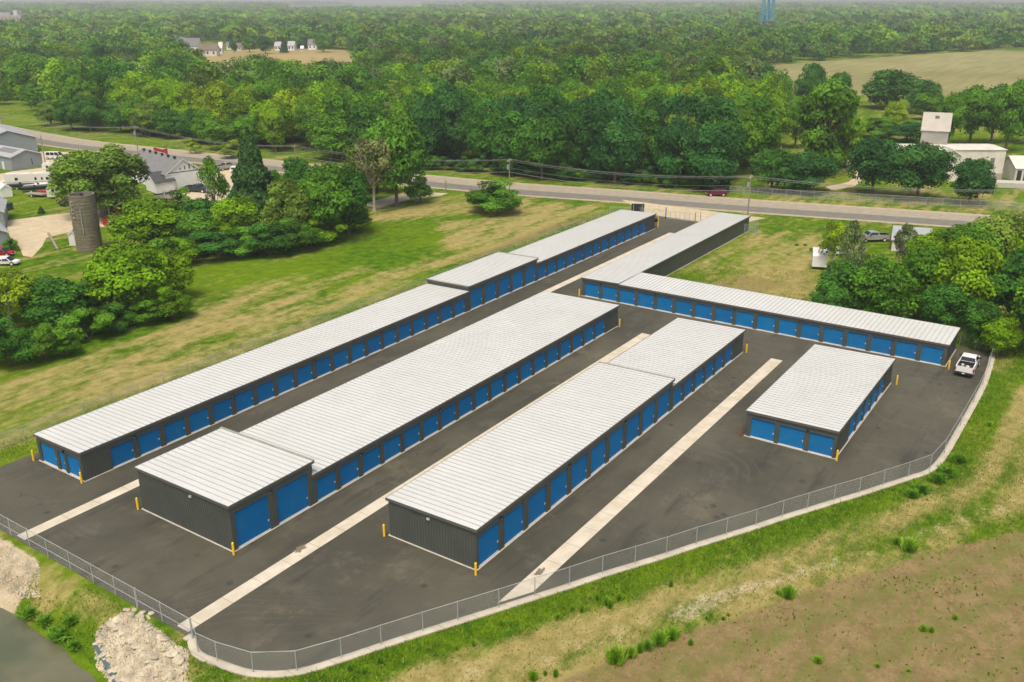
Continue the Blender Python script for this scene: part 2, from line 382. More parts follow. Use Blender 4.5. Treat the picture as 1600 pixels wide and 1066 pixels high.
WATER_Z = -2.3
shore_px = [(-60, 915), (0, 949), (27, 960), (57, 987), (100, 1012), (120, 1037), (150, 1055), (158, 1070), (190, 1110), (230, 1160)]
shore = np.array([G(a, b, WATER_Z) for a, b in shore_px])
pond_poly = np.vstack([shore, [[shore[-1][0] - 60, shore[-1][1] - 15], [shore[0][0] - 60, shore[0][1] + 10]]])
FX = 32.0                                        # the bank starts at the fence line X = 32
def terrain(x, y):
    x = np.asarray(x, float); y = np.asarray(y, float)
    s = -sdist(pond_poly, x, y)                  # distance outside the water
    h = WATER_Z * (1 - sstep(-.2, 5.2, s)) - 1.2 * sstep(0, 3, -s)
    k = sstep(FX - .3, FX - 4.2, x) * sstep(42, 47, y)
    return np.where(s > 12, 0, h) * k
# ---------------------------------------------------------------- ground
def lines(lo, hi, step, far_lo, far_hi):
    a = list(np.arange(lo, hi + .01, step)); s = step
    while a[-1] < far_hi: s *= 1.17; a.append(a[-1] + s)
    s = step
    while a[0] > far_lo: s *= 1.17; a.insert(0, a[0] - s)
    return np.array(a)
gx = lines(14, 215, 1.0, -2500, 11000); gy = lines(-25, 215, 1.0, -9000, 11000)
XX, YY = np.meshgrid(gx, gy, indexing='ij'); fx, fy = XX.ravel(), YY.ravel()
fz = terrain(fx, fy)
fz = fz + .12 * np.sin(fx * .31) * np.sin(fy * .27) * (sstep(112, 118, fx) * sstep(60, 57, fy) * sstep(16, 13, fy)) * 0
def band(pts, f=1.5): return sstep(-f, f, sdist(wpoly(pts), fx, fy))
dry = np.full(fx.shape, .28)
dry = np.maximum(dry, .64 * band([(-80, 640), (0, 592), (150, 548), (300, 488), (400, 440), (560, 400), (680, 440), (560, 485), (300, 600), (-80, 740)], 4))
dry = dry - .5 * band([(400, 425), (560, 372), (760, 328), (900, 335), (780, 375), (640, 415), (520, 440), (440, 440)], 9)
dry = np.maximum(dry, .70 * band([(560, 330), (700, 305), (820, 312), (960, 322), (900, 345), (700, 335), (580, 350)], 4))
dry = np.maximum(dry, .80 * band([(680, 345), (800, 335), (960, 325), (800, 385), (600, 455), (560, 450), (700, 395)], 3))
dry = dry * (1 - band([(-80, 560), (140, 505), (290, 430), (400, 395), (560, 340), (590, 352), (400, 412), (295, 458), (180, 520), (0, 577), (-80, 600)], 1.2)) 
dry = np.maximum(dry, .85 * band([(1110, 450), (1160, 415), (1230, 385), (1290, 400), (1290, 470), (1200, 470)], 4))
dry = np.maximum(dry, .55 * band([(1060, 400), (1250, 345), (1300, 350), (1290, 440), (1100, 440)], 3))
# outside the front fence: lush band, straw band, track
out_px = [(300, 1070), (400, 1060), (462, 1054), (600, 1012), (800, 948), (1000, 882), (1200, 818), (1342, 774), (1452, 738), (1480, 705), (1523, 628), (1547, 575), (1552, 550), (1700, 560), (1900, 800), (1900, 1300), (300, 1300)]
dry = np.maximum(dry, .80 * band([(480, 1100), (640, 1035), (800, 985), (935, 945), (1010, 922), (1200, 862), (1340, 802), (1440, 772), (1520, 735), (1555, 650), (1575, 600), (1700, 600), (1900, 900), (1900, 1300), (480, 1300)], 1.5))
dry = dry - .7 * band([(440, 1062), (600, 1014), (800, 950), (1000, 884), (1200, 820), (1342, 776), (1452, 740), (1482, 706), (1525, 628), (1548, 580), (1570, 600), (1540, 690), (1460, 755), (1340, 800), (1000, 905), (800, 972), (600, 1040)], 1.2)
dry = dry - .40 * band([(1150, 905), (1300, 850), (1420, 800), (1520, 760), (1600, 680), (1600, 740), (1450, 830), (1300, 880)], 2)
dry = dry - .6 * band([(1050, 990), (1210, 935), (1300, 903), (1390, 878), (1440, 858), (1600, 792), (1700, 760), (1700, 800), (1600, 828), (1440, 866), (1210, 945), (1070, 1000)], .7)
dry = np.maximum(dry, .78 * band([(40, 905), (62, 880), (110, 890), (200, 955), (180, 985), (140, 975), (100, 950), (50, 935)], .8))
dry = dry - .5 * band([(20, 950), (60, 935), (140, 975), (160, 1010), (140, 1030), (90, 1000)], .8)
dry = np.maximum(dry, .75 * band([(300, 1066), (400, 1064), (600, 1100), (300, 1200)], 1.5))
soil = band([(875, 1066), (950, 1035), (1060, 992), (1150, 965), (1210, 942), (1300, 910), (1390, 886), (1440, 866), (1600, 830), (1900, 745), (2700, 640), (3400, 900), (3000, 1900), (700, 1400)], 1.8)
soil = np.maximum(soil, .5 * band([(1150, 470), (1100, 440), (1160, 425), (1260, 445)], 2))
soil = np.maximum(soil, .62 * band([(60, 985), (110, 1015), (150, 1050), (175, 1066), (160, 1080), (130, 1060), (85, 1025)], .6))
soil = np.maximum(soil, .55 * band([(740, 395), (860, 350), (940, 330), (950, 336), (800, 390), (660, 440)], 2))
sand = band([(-20, 832), (12, 842), (62, 878), (55, 892), (25, 908), (8, 935), (-30, 930)], .5)
sand = np.maximum(sand, band([(150, 985), (195, 955), (240, 975), (270, 1008), (295, 1040), (290, 1080), (185, 1090), (175, 1040)], .5))
sand = np.maximum(sand, .52 * band([(1000, 955), (1130, 912), (1250, 880), (1340, 858), (1420, 828), (1600, 770), (1600, 790), (1430, 850), (1330, 880), (1200, 928), (1060, 985)], 1.2))
sand = np.maximum(sand, .45 * band([(1530, 610), (1545, 580), (1555, 585), (1540, 640)], .7))
sand = np.maximum(sand, .40 * band([(560, 1070), (800, 1010), (1000, 950), (1060, 985), (900, 1050), (700, 1090)], 2))
# clearings beyond the road
for pl, v_ in (([(-50, 190), (60, 196), (100, 206), (300, 236), (480, 258), (700, 284), (1000, 304), (1600, 344), (1600, 330), (1300, 300), (1000, 296), (600, 268), (200, 222), (0, 180)], .25), ([(1150, 330), (1230, 290), (1600, 300), (1600, 350)], .55), ([(1230, 180), (1330, 240), (1300, 290), (1240, 280)], .6), ([(1330, 160), (1600, 150), (1600, 215), (1430, 200)], .35)):
    dry = np.maximum(dry, v_ * sstep(-3, 3, sdist(wpoly(pl), fx, fy)))
kd = -sdist(np.array([tuple(p) for p in wpoly([(a, b_) for a, b_ in [(284, 1010), (396, 1052), (464, 1050), (661, 988), (889, 915), (1134, 837), (1342, 772), (1452, 735), (1475, 710), (1521, 630), (1550, 552), (1200, 560), (500, 760)]])]), fx, fy)
vz = sstep(1, 4, kd) * sstep(60, 40, kd) * sstep(130, 115, fx) * sstep(50, 44, fy)
dry = dry + vz * .20 * np.sin(kd * 1.55 + .5 * np.sin(fx * .08))
ra_ = np.array(G(1060, 990)); rb_ = np.array(G(1600, 800)); rn = np.array([-(rb_ - ra_)[1], (rb_ - ra_)[0]]); rn /= np.linalg.norm(rn)
rowd = (fx - ra_[0]) * rn[0] + (fy - ra_[1]) * rn[1]
rows = .5 + .5 * np.sin(rowd * 1.35 + .6 * np.sin(fx * .05 + fy * .04))
cover = np.stack([np.clip(dry, 0, 1), np.clip(soil, 0, 1), np.clip(sand, 0, 1), rows], 1).astype('f4')
nx, ny = XX.shape
ii = np.arange(nx * ny).reshape(nx, ny)
q = np.stack([ii[:-1, :-1], ii[1:, :-1], ii[1:, 1:], ii[:-1, 1:]], -1).reshape(-1, 4)
def npmesh(name, verts, quads, mats):
    me = D.meshes.new(name); nv = len(verts); nf, k = quads.shape
    me.vertices.add(nv); me.vertices.foreach_set('co', np.ascontiguousarray(verts, 'f4').ravel())
    me.loops.add(nf * k); me.loops.foreach_set('vertex_index', np.ascontiguousarray(quads, 'i4').ravel())
    me.polygons.add(nf); me.polygons.foreach_set('loop_start', np.arange(0, nf * k, k, dtype='i4'))
    for m in (mats if isinstance(mats, list) else [mats]): me.materials.append(m)
    me.update(calc_edges=True); return me
me = npmesh('ground', np.stack([fx, fy, fz], 1), q, M['ground'])
ca = me.color_attributes.new('cover', 'FLOAT_COLOR', 'POINT'); ca.data.foreach_set('color', cover.ravel())
me.polygons.foreach_set('use_smooth', np.ones(len(me.polygons), bool))
tag(link('ground', me), kind='structure')

def sheet(name, pts, z, mat, label=None):
    """a flat sheet; pts are world points"""
    mb = MB(); mb.poly([(x, y, z) for x, y in pts]); o = mb.obj(name, mat); tag(o, label, kind='structure'); return o
def pxs(pts): return [G(a, b) for a, b in pts]
def strip(name, cl, w0, w1, z, mat, label=None):
    """ribbon along a centre line, from offset w0 to w1 on its left"""
    cl = [Vector((*p, 0)) for p in cl]; mb = MB(); L = []; Rr = []
    for i, p in enumerate(cl):
        a = cl[max(0, i - 1)]; b_ = cl[min(len(cl) - 1, i + 1)]; t_ = (b_ - a).normalized(); n_ = Vector((-t_.y, t_.x, 0))
        L.append(p + n_ * w0); Rr.append(p + n_ * w1)
    for i in range(len(cl) - 1):
        mb.quad((*L[i].xy, z), (*L[i + 1].xy, z), (*Rr[i + 1].xy, z), (*Rr[i].xy, z))
    o = mb.obj(name, mat); tag(o, label, kind='structure'); return o
def smooth_line(pts, n=6):
    out = []; k = len(pts)
    for i in range(k - 1):
        p0, p1, p2, p3 = (np.array(pts[j]) for j in (max(i - 1, 0), i, i + 1, min(i + 2, k - 1)))
        for s in range(n):
            u = s / n; out.append(tuple(.5 * ((2 * p1) + (-p0 + p2) * u + (2 * p0 - 5 * p1 + 4 * p2 - p3) * u * u + (-p0 + 3 * p1 - 3 * p2 + p3) * u ** 3)))
    out.append(tuple(pts[-1])); return out

# the country road
road = smooth_line([(236, -260), (226, -120), (219, -20), (210.5, 16.6), (197.5, 66.5), (191, 95.2), (183.5, 124.5), (179, 153), (175, 185), (172.4, 211), (168.8, 254), (166.5, 282), (168.5, 313), (172, 345), (184, 420), (205, 520), (240, 640)], 6)
sheet_w = [(-6.6, 7.2, .006, 'shoulder', 'road_shoulder')]
strip('road_shoulder', road, -7.8, 7.4, .006, M['shoulder'], 'tan gravel shoulder along both sides of the road')
strip('road', road, -5.9, .4, .014, M['road_far'], 'worn pale far lane of the road')
strip('road', road, .4, 6.0, .014, M['road_near'], 'grey near lane of the road')

# the paved yard
fence_px = [(284.5, 1010), (310, 1021), (340, 1035), (396, 1052), (464, 1050), (534, 1029.5), (596, 1009), (661, 988), (715.5, 971), (779.5, 951), (835.5, 933), (889.5, 915.5), (941, 898), (992, 882.5), (1041, 867.5), (1087.5, 852), (1134.5, 837.5), (1180.5, 823), (1222, 809), (1261, 797), (1302.5, 784), (1342, 772.5), (1379.5, 760), (1418, 747.5), (1452.5, 735), (1475, 710), (1500, 667), (1521, 630), (1535, 603), (1545, 575), (1550, 552)]
front = [G(*p) for p in fence_px]
left = [G(*p) for p in [(12, 841), (39, 858), (65, 876), (100, 896), (135, 917), (170, 937), (203, 957), (242, 979)]]
lx = 32.2
left = [(lx, p[1]) for p in left]; left = [(lx, 90.0), (lx, 87.0), (lx, 84.0), (lx, 81.0), (lx, 78.0)] + left
front[0] = (lx, front[0][1])
yard = [(lx, 87.0)] + [(lx, front[0][1])] + front[1:] + [(127.2, 10.8), (127.2, 62), (176.5, 66.3), (177, 83.5), (168, 84.5), (168, 86.2), (42, 86.6)]
sheet('yard_asphalt', yard, .012, M['asphalt'], 'dark asphalt yard between the storage buildings')
sheet('gate_apron', [(176.0, 65.8), (187, 62), (187, 96), (176.5, 84)], .018, M['gravel'], 'tan gravel apron between the gate and the road')
for y0, y1, x0, x1, lab in ((72.05, 73.3, 32.5, 164, 'pale concrete drain strip beside the leftmost storage building'), (50.4, 51.7, 32.5, 108.6, 'pale concrete drain strip between the two middle storage buildings'), (32.2, 33.7, 49.5, 109.3, 'pale concrete drain strip in the right yard, nearest the front fence')):
    n = 'concrete_strip'
    if y0 < 40: pts = [(50.6, y0), (x1, y0), (x1, y1), (47.9, y1)]
    else: pts = [(x0, y0), (x1, y0), (x1, y1), (x0, y1)]
    sheet(n, pts, .020, M['swale'], lab)
sm = [(lx, front[0][1] + .6)] + smooth_line(front, 4)
mb = MB()
for i in range(len(sm) - 1):
    a = Vector((*sm[i], 0)); b_ = Vector((*sm[i + 1], 0)); a0 = Vector((*sm[max(i - 1, 0)], 0)); b1 = Vector((*sm[min(i + 2, len(sm) - 1)], 0))
    na = (b_ - a0).normalized(); nb = (b1 - a).normalized()
    na = Vector((na.y, -na.x, 0)); nb = Vector((nb.y, -nb.x, 0))
    A0, A1, B0, B1 = a + na * .42, a - na * .22, b_ + nb * .42, b_ - nb * .22
    z = .10
    mb.quad((*A0.xy, z), (*B0.xy, z), (*B1.xy, z), (*A1.xy, z)); mb.quad((*A0.xy, -.1), (*B0.xy, -.1), (*B0.xy, z), (*A0.xy, z)); mb.quad((*A1.xy, z), (*B1.xy, z), (*B1.xy, 0), (*A1.xy, 0))
tag(mb.obj('kerb', M['curb']), 'pale concrete kerb under the curved front fence', kind='structure')
def blob(name, px, py, rx, ry, mat, lab, z, seed):
    r_ = random.Random(seed); cx_, cy_ = G(px, py); pts = []
    for i in range(26):
        a = 2 * math.pi * i / 26; k_ = r_.uniform(.55, 1.15); pts.append((cx_ + math.cos(a) * rx * k_, cy_ + math.sin(a) * ry * k_))
    sheet(name, pts, z, mat, lab)
M['mud'] = slab_mat('dried_mud', (.15, .13, .09), (.24, .20, .13), 0)
blob('mud_patch', 469, 858, .8, .4, M['mud'], 'dark mud smear across the concrete strip beside the wide building', .026, 1)
blob('mud_patch', 845, 893, .55, .35, M['mud'], 'brown mud spot on the right concrete strip near the fence', .026, 2)
blob('mud_patch', 838, 897, .25, .2, M['mud'], 'small brown mud spot beside the larger one', .026, 3)
blob('mud_patch', 610, 853, 1.6, .9, M['mud'], 'dark patch of asphalt beside the blank grey end wall', .018, 4) if False else None
# water
mb = MB(); mb.poly([(x, y, WATER_Z) for x, y in [(44, 40), (44, 110), (-60, 110), (-60, 30), (20, 30)]]); tag(mb.obj('water', M['water']), 'murky brown green pond water', kind='structure')
# far fields
sheet('field', pxs([(1185, 102), (1300, 95), (1400, 88), (1550, 79), (1640, 82), (1640, 150), (1500, 150), (1350, 150), (1240, 140), (1190, 125)]), .03, M['field_tan'], 'broad tan crop field beyond the right wood')
sheet('field', pxs([(318, 82), (400, 77.5), (480, 76), (540, 79), (552, 90), (548, 110), (480, 112), (330, 108)]), .03, M['field_brown'], 'light brown field in front of the far houses')
sheet('field', pxs([(395, 15), (700, 11.5), (760, 13), (700, 18), (450, 20)]), .03, M['field_green'], 'pale green field near the horizon')
sheet('field', pxs([(790, 13.5), (1000, 12.5), (1000, 15), (800, 17)]), .03, M['field_green'], 'far pale field left of the water tower')
sheet('gravel_yard', pxs([(8, 345), (105, 333), (180, 326), (200, 328), (200, 350), (120, 360), (95, 366), (72, 372), (66, 385), (50, 402), (36, 400), (30, 385), (16, 372)]), .012, M['gravel'], 'cream gravel farmyard around the silo')
sheet('gravel_yard', pxs([(-20, 276), (20, 268), (70, 262), (64, 246), (62, 236), (110, 238), (120, 262), (60, 275), (-20, 292)]), .012, M['gravel'], 'cream gravel yard between the grey sheds and the motorhomes')
sheet('gravel_yard', pxs([(262, 302), (320, 296), (330, 268), (390, 263), (440, 262), (430, 290), (380, 312), (300, 325), (260, 320)]), .012, M['gravel'], 'gravel car park beside the white workshop')
sheet('driveway', pxs([(560, 320), (640, 300), (700, 302), (690, 306), (640, 312), (590, 325)]), .016, M['gravel'], 'short gravel driveway under the half dead tree')
sheet('driveway', pxs([(1290, 292), (1325, 285), (1338, 275), (1328, 262), (1316, 252), (1326, 250), (1345, 268), (1350, 280), (1334, 292), (1300, 298)]), .016, M['gravel'], 'curving gravel drive beside the oaks')

# ---------------------------------------------------------------- storage buildings
DOOR_MESH = {}
def door_mesh(w, h):
    k = (round(w, 2), round(h, 2))
    if k in DOOR_MESH: return DOOR_MESH[k]
    mb = MB(); n = int(h / .16); prof = []
    for i in range(n):
        z0 = h * i / n; dz = h / n
        prof += [(0, z0), (.035, z0 + dz * .25), (.035, z0 + dz * .8)]
    prof.append((0, h))
    for (d0, z0), (d1, z1) in zip(prof, prof[1:]):
        mb.quad((0, d0, z0), (w, d0, z0), (w, d1, z1), (0, d1, z1))
    me = mb.mesh('roller_door', M['door_blue'])
    mb = MB(); mb.box(0, .13, .04, .10, 0, .06); mb.box(.03, .10, .04, .08, -.12, 0); hm = mb.mesh('latch', M['latch'])
    mb = MB(); mb.box(0, w, -.02, .05, 0, .06); bm = mb.mesh('bottom_bar', M['latch'])
    DOOR_MESH[k] = (me, hm, bm); return DOOR_MESH[k]
lm_ = MB(); lm_.box(-.16, .16, -.02, .14, 0, .18); LAMP = lm_.mesh('wall_lamp', M['trim_light'])
lm_ = MB(); lm_.box(-.12, .12, .14, .17, .02, .14); LENS = lm_.mesh('lens', M['latch'])
lm_ = MB(); lm_.box(-.14, .10, -.02, .18, 0, .22); LAMPD = lm_.mesh('wall_lamp', M['black'])
def wall_face(root, o, ang, L, H, doors, dh, lamps=()):
    """one wall: origin corner o, running at angle ang for L; outside is to its right. doors = [(s0, s1)]"""
    ca_, sa_ = math.cos(ang), math.sin(ang)
    mat_rot = ang
    mb = MB(); s = .004; T = .16
    segs = []
    for a, b_ in doors: segs.append((s, a)); s = b_
    segs.append((s, L - .004))
    for a, b_ in segs:
        if b_ - a < .01: continue
        mb.mi = 0; mb.box(a, b_, -T, 0, .06, dh if doors else H)
        mb.mi = 1
        n = max(1, int(round((b_ - a) / .30)))
        for i in range(n):
            c_ = a + (b_ - a) * (i + .5) / n; mb.box(c_ - .025, c_ + .025, 0, .022, .07, (dh if doors else H) - .02)
    if doors:
        mb.mi = 0; mb.box(.006, L - .006, -T, .003, dh, H)
    # local frame: x along wall, y outward
    M4 = Matrix(((ca_, sa_, 0, o[0]), (sa_, -ca_, 0, o[1]), (0, 0, 1, 0), (0, 0, 0, 1)))
    mb.v = [tuple(M4 @ Vector(v)) for v in mb.v]
    mb.f = [tuple(reversed(f)) for f in mb.f]
    mb.obj('wall', [M['wall_dark'], M['wall_rib']], root)
    for a, b_ in doors:
        dm, hm, bm = door_mesh(b_ - a, dh - .07)
        # door geometry is built facing +y, so mirror by rotating about z
        dd = link('roller_door', dm, root, tuple((M4 @ Vector((b_, -.15, .07)))), (0, 0, ang + math.pi))
        link('bottom_bar', bm, dd, (0, 0, 0)); link('latch', hm, dd, (b_ - a - .22, 0, .95) if False else (.08, 0, .95))
    for sx in lamps:
        l_ = link('wall_lamp', LAMPD if len(doors) else LAMP, root, tuple((M4 @ Vector((sx, 0, (dh + .05) if doors else H - .55)))), (0, 0, ang + math.pi)); link('lens', LENS, l_)
def slab(root, rects):
    mb = MB()
    for x0, x1, y0, y1 in rects: mb.box(x0, x1, y0, y1, -.05, .055)
    mb.obj('slab', M['concrete'], root)
def roof(root, x0, x1, y0, y1, z, seams='y', pitch=0.0, over=.12, low=None, lip=()):
    """sheet roof with standing seams; falls by `pitch` towards y1 (or x0)"""
    X0, X1, Y0, Y1 = x0 - over, x1 + over, y0 - over, y1 + over
    def hz(x, y):
        if seams == 'y': return z + pitch * (1 - (y - Y0) / (Y1 - Y0))
        return z + pitch * (x - X0) / (X1 - X0)
    mb = MB(); mb.mi = 0
    c = [(X0, Y0), (X1, Y0), (X1, Y1), (X0, Y1)]
    n = len(mb.v)
    mb.v += [(x, y, hz(x, y) + .02) for x, y in c] + [(x, y, hz(x, y) + .09) for x, y in c]
    for qd in ((0, 3, 2, 1), (4, 5, 6, 7), (0, 1, 5, 4), (1, 2, 6, 5), (2, 3, 7, 6), (3, 0, 4, 7)):
        mb.f.append(qd); mb.m.append(0)
    mb.obj('roof', M['roof_white'], root)
    ro = mb
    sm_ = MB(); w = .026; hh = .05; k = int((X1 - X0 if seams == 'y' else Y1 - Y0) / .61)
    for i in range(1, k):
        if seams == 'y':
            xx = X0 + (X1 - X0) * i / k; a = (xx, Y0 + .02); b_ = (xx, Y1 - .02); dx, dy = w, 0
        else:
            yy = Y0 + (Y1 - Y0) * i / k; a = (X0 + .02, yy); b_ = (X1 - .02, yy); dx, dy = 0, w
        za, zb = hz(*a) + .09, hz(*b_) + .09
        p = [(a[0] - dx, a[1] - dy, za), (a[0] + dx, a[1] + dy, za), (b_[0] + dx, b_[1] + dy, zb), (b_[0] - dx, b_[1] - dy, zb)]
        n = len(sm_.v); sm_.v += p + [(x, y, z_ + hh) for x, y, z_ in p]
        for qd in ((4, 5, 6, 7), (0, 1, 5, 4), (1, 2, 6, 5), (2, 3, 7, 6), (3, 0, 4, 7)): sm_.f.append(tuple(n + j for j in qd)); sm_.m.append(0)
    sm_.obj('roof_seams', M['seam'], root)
    # fascia and corner trim
    tr = MB(); d = .05; fh = .16
    for (ax, ay), (bx, by) in ((c[0], c[1]), (c[1], c[2]), (c[2], c[3]), (c[3], c[0])):
        ux, uy = (bx - ax), (by - ay); L = math.hypot(ux, uy); ux /= L; uy /= L; ox, oy = uy * d, -ux * d
        pa = [(ax - ux * d, ay - uy * d), (bx + ux * 0, by + uy * 0)]
        (ax_, ay_), (bx_, by_) = pa
        za, zb = hz(ax, ay), hz(bx, by)
        n = len(tr.v)
        tr.v += [(ax_ + ox, ay_ + oy, za - fh), (bx_ + ox, by_ + oy, zb - fh), (bx_, by_, zb - fh), (ax_, ay_, za - fh), (ax_ + ox, ay_ + oy, za + .10), (bx_ + ox, by_ + oy, zb + .10), (bx_, by_, zb + .10), (ax_, ay_, za + .10)]
        for qd in ((0, 3, 2, 1), (4, 5, 6, 7), (0, 1, 5, 4), (1, 2, 6, 5), (2, 3, 7, 6), (3, 0, 4, 7)): tr.f.append(tuple(n + j for j in qd)); tr.m.append(0)
    tr.obj('trim', M['trim_dark'], root)
    if lip:
        mb = MB()
        for e_ in lip:
            xe = X1 if e_ == 'far' else X0; n = len(mb.v)
            v = [(xe - .11, Y0 - .06), (xe + .11, Y0 - .06), (xe + .11, Y1 + .06), (xe - .11, Y1 + .06)]
            mb.v += [(a_, b2, hz(a_, b2) + .095) for a_, b2 in v] + [(a_, b2, hz(a_, b2) + .185) for a_, b2 in v]
            for qd in ((0, 3, 2, 1), (4, 5, 6, 7), (0, 1, 5, 4), (1, 2, 6, 5), (2, 3, 7, 6), (3, 0, 4, 7)): mb.f.append(tuple(n + j for j in qd)); mb.m.append(0)
        mb.obj('end_cap', M['trim_light'], root)
def block(root, x0, x1, y0, y1, H, dh, right=(), near=(), far=(), leftd=(), lampsR=(), lampsN=(), seams='y', pitch=.15, lip=()):
    """walls run with the outside on their right: near face (x0) from y1 to y0, right face (y0) from x0 to x1 ..."""
    wall_face(root, (x0, y1), -math.pi / 2, y1 - y0, H, near, dh, lampsN)
    wall_face(root, (x0, y0), 0, x1 - x0, H, right, dh, lampsR)
    wall_face(root, (x1, y0), math.pi / 2, y1 - y0, H, far, dh)
    wall_face(root, (x1, y1), math.pi, x1 - x0, H, leftd, dh)
    roof(root, x0, x1, y0, y1, H, seams, pitch, lip=lip)
def spaced(s0, pitch, w, n): return [(s0 + i * pitch, s0 + i * pitch + w) for i in range(n)]
LOWH, LD, TALLH, TD = 2.88, 2.25, 3.62, 2.95
# leftmost
A = thing('storage_building', 'leftmost and longest storage building with a raised middle section, beside the grass field', 'storage building', (41.3, 77.1, 0), group='white roofed storage buildings with blue roller doors')
ax = 41.3
A.location = (0, 0, 0)
block(A, 41.3, 102.7, 77.1, 84.7, LOWH, LD, right=spaced(3.05, 3.06, 2.48, 19), near=[(.5, 3.1), (3.65, 4.55), (5.0, 7.1)], lampsR=[5.8, 18.0, 30.3, 42.5, 54.8], lampsN=[4.7])
block(A, 102.72, 121.35, 77.1, 84.7, TALLH, TD, right=spaced(.55, 3.69, 2.95, 5), lampsR=[3.8, 14.9], lip=('far', 'near'))
block(A, 121.37, 165.2, 77.1, 84.7, LOWH, LD, right=spaced(.45, 3.07, 2.48, 13), lampsR=[3.2, 15.4, 27.7, 42.6])
B = thing('storage_building', 'wide storage building with a tall two door front section and a blank dark end wall', 'storage building', group='white roofed storage buildings with blue roller doors')
block(B, 41.3, 50.6, 55.85, 68.1, 4.2, 3.5, right=[(.5, 4.1), (5.0, 8.65)], lampsN=[7.4], lampsR=[4.4], lip=('far',))
block(B, 50.62, 109.2, 55.85, 68.1, LOWH, LD, right=spaced(.35, 3.06, 2.5, 18), lampsR=[6.2, 18.4, 30.6, 42.9, 55.4])
Cb = thing('storage_building', 'storage building nearest the front fence, two height levels, grey ribbed wall facing the kerb', 'storage building', group='white roofed storage buildings with blue roller doors')
block(Cb, 50.5, 87.4, 37.55, 46.75, TALLH, TD, right=spaced(.3, 3.68, 2.95, 10), lampsN=[4.4], lampsR=[3.5, 14.5, 25.6], lip=('far',))
block(Cb, 87.42, 109.2, 37.55, 46.75, LOWH, LD, right=spaced(.45, 3.06, 2.5, 6), lampsR=[6.2, 19.3])
Db = thing('storage_building', 'shortest storage building, standing alone with three blue doors on its near end', 'storage building', group='white roofed storage buildings with blue roller doors')
block(Db, 86.0, 109.35, 19.1, 28.4, LOWH, LD, right=spaced(4.9, 3.06, 2.5, 5), near=[(.5, 3.05), (3.5, 6.1), (6.6, 9.0)], lampsN=[6.35], lampsR=[10.4, 19.5])
E_ = thing('storage_building', 'L shaped storage building at the back with a row of doors facing the yard', 'storage building', group='white roofed storage buildings with blue roller doors')
block(E_, 118.72, 173.8, 60.85, 67.1, LOWH, LD, near=[(.5, 3.0), (3.55, 6.05)], lampsN=[3.25], pitch=.12)
block(E_, 118.72, 125.8, 14.7, 60.83, LOWH - .02, LD, near=spaced(.3, 3.06, 2.5, 15), lampsN=[6.1, 18.3, 27.5, 39.7], seams='x', pitch=.12)

slab(A, [(41.18, 165.32, 76.98, 84.82)]); slab(B, [(41.18, 109.32, 55.73, 68.22)]); slab(Cb, [(50.38, 109.32, 37.43, 46.87)]); slab(Db, [(85.88, 109.47, 18.98, 28.52)])
slab(E_, [(118.6, 173.92, 60.73, 67.22), (118.6, 125.92, 14.58, 60.73)])

# ---------------------------------------------------------------- bollards
mb = MB(); mb.tube([(0, 0, 0), (0, 0, 1.08), (0, 0, 1.15), (0, 0, 1.19)], [.10, .10, .085, .035], 12); bme = mb.mesh('bollard', M['yellow'], False)
bl = [(53, 720, 'yellow bollard at the far left corner of the leftmost storage building'), (128, 755, 'yellow bollard at the near right corner of the leftmost storage building'),
      (216, 796, 'yellow bollard left of the tall blank grey end wall'), (365.5, 867, 'yellow bollard at the front corner beside the tallest blue door'),
      (600.5, 838, 'yellow bollard left of the storage building nearest the front fence'), (743.5, 899, 'yellow bollard closest to the camera, at the front corner nearest the curved fence'),
      (905, 463, 'yellow bollard at the left end of the L shaped building'), (968, 511, 'yellow bollard at the back right corner of the wide building'),
      (1166, 551, 'yellow bollard at the back corner between two middle buildings and the L shaped one'), (1400.5, 601, 'yellow bollard at the back right corner of the short building'),
      (1307, 720, 'yellow bollard at the front right corner of the short building'), (1482, 577, 'yellow bollard beside the white pickup truck')]
for i, (a, b_, lab) in enumerate(bl):
    x, y = G(a, b_); o = link('bollard', bme, None, (x, y, .012)); tag(o, lab, 'bollard', 'yellow bollards at the building corners')
x, y = G(1156.5, 683); mb = MB(); mb.box(-.06, .06, -.06, .06, 0, 1.25); mb.box(-.05, .05, -.10, -.06, .0, 1.15); o = mb.obj('steel_post', M['rust'], None, loc=(x, y, .012)); tag(o, 'rust brown steel post left of the short storage building', 'post')

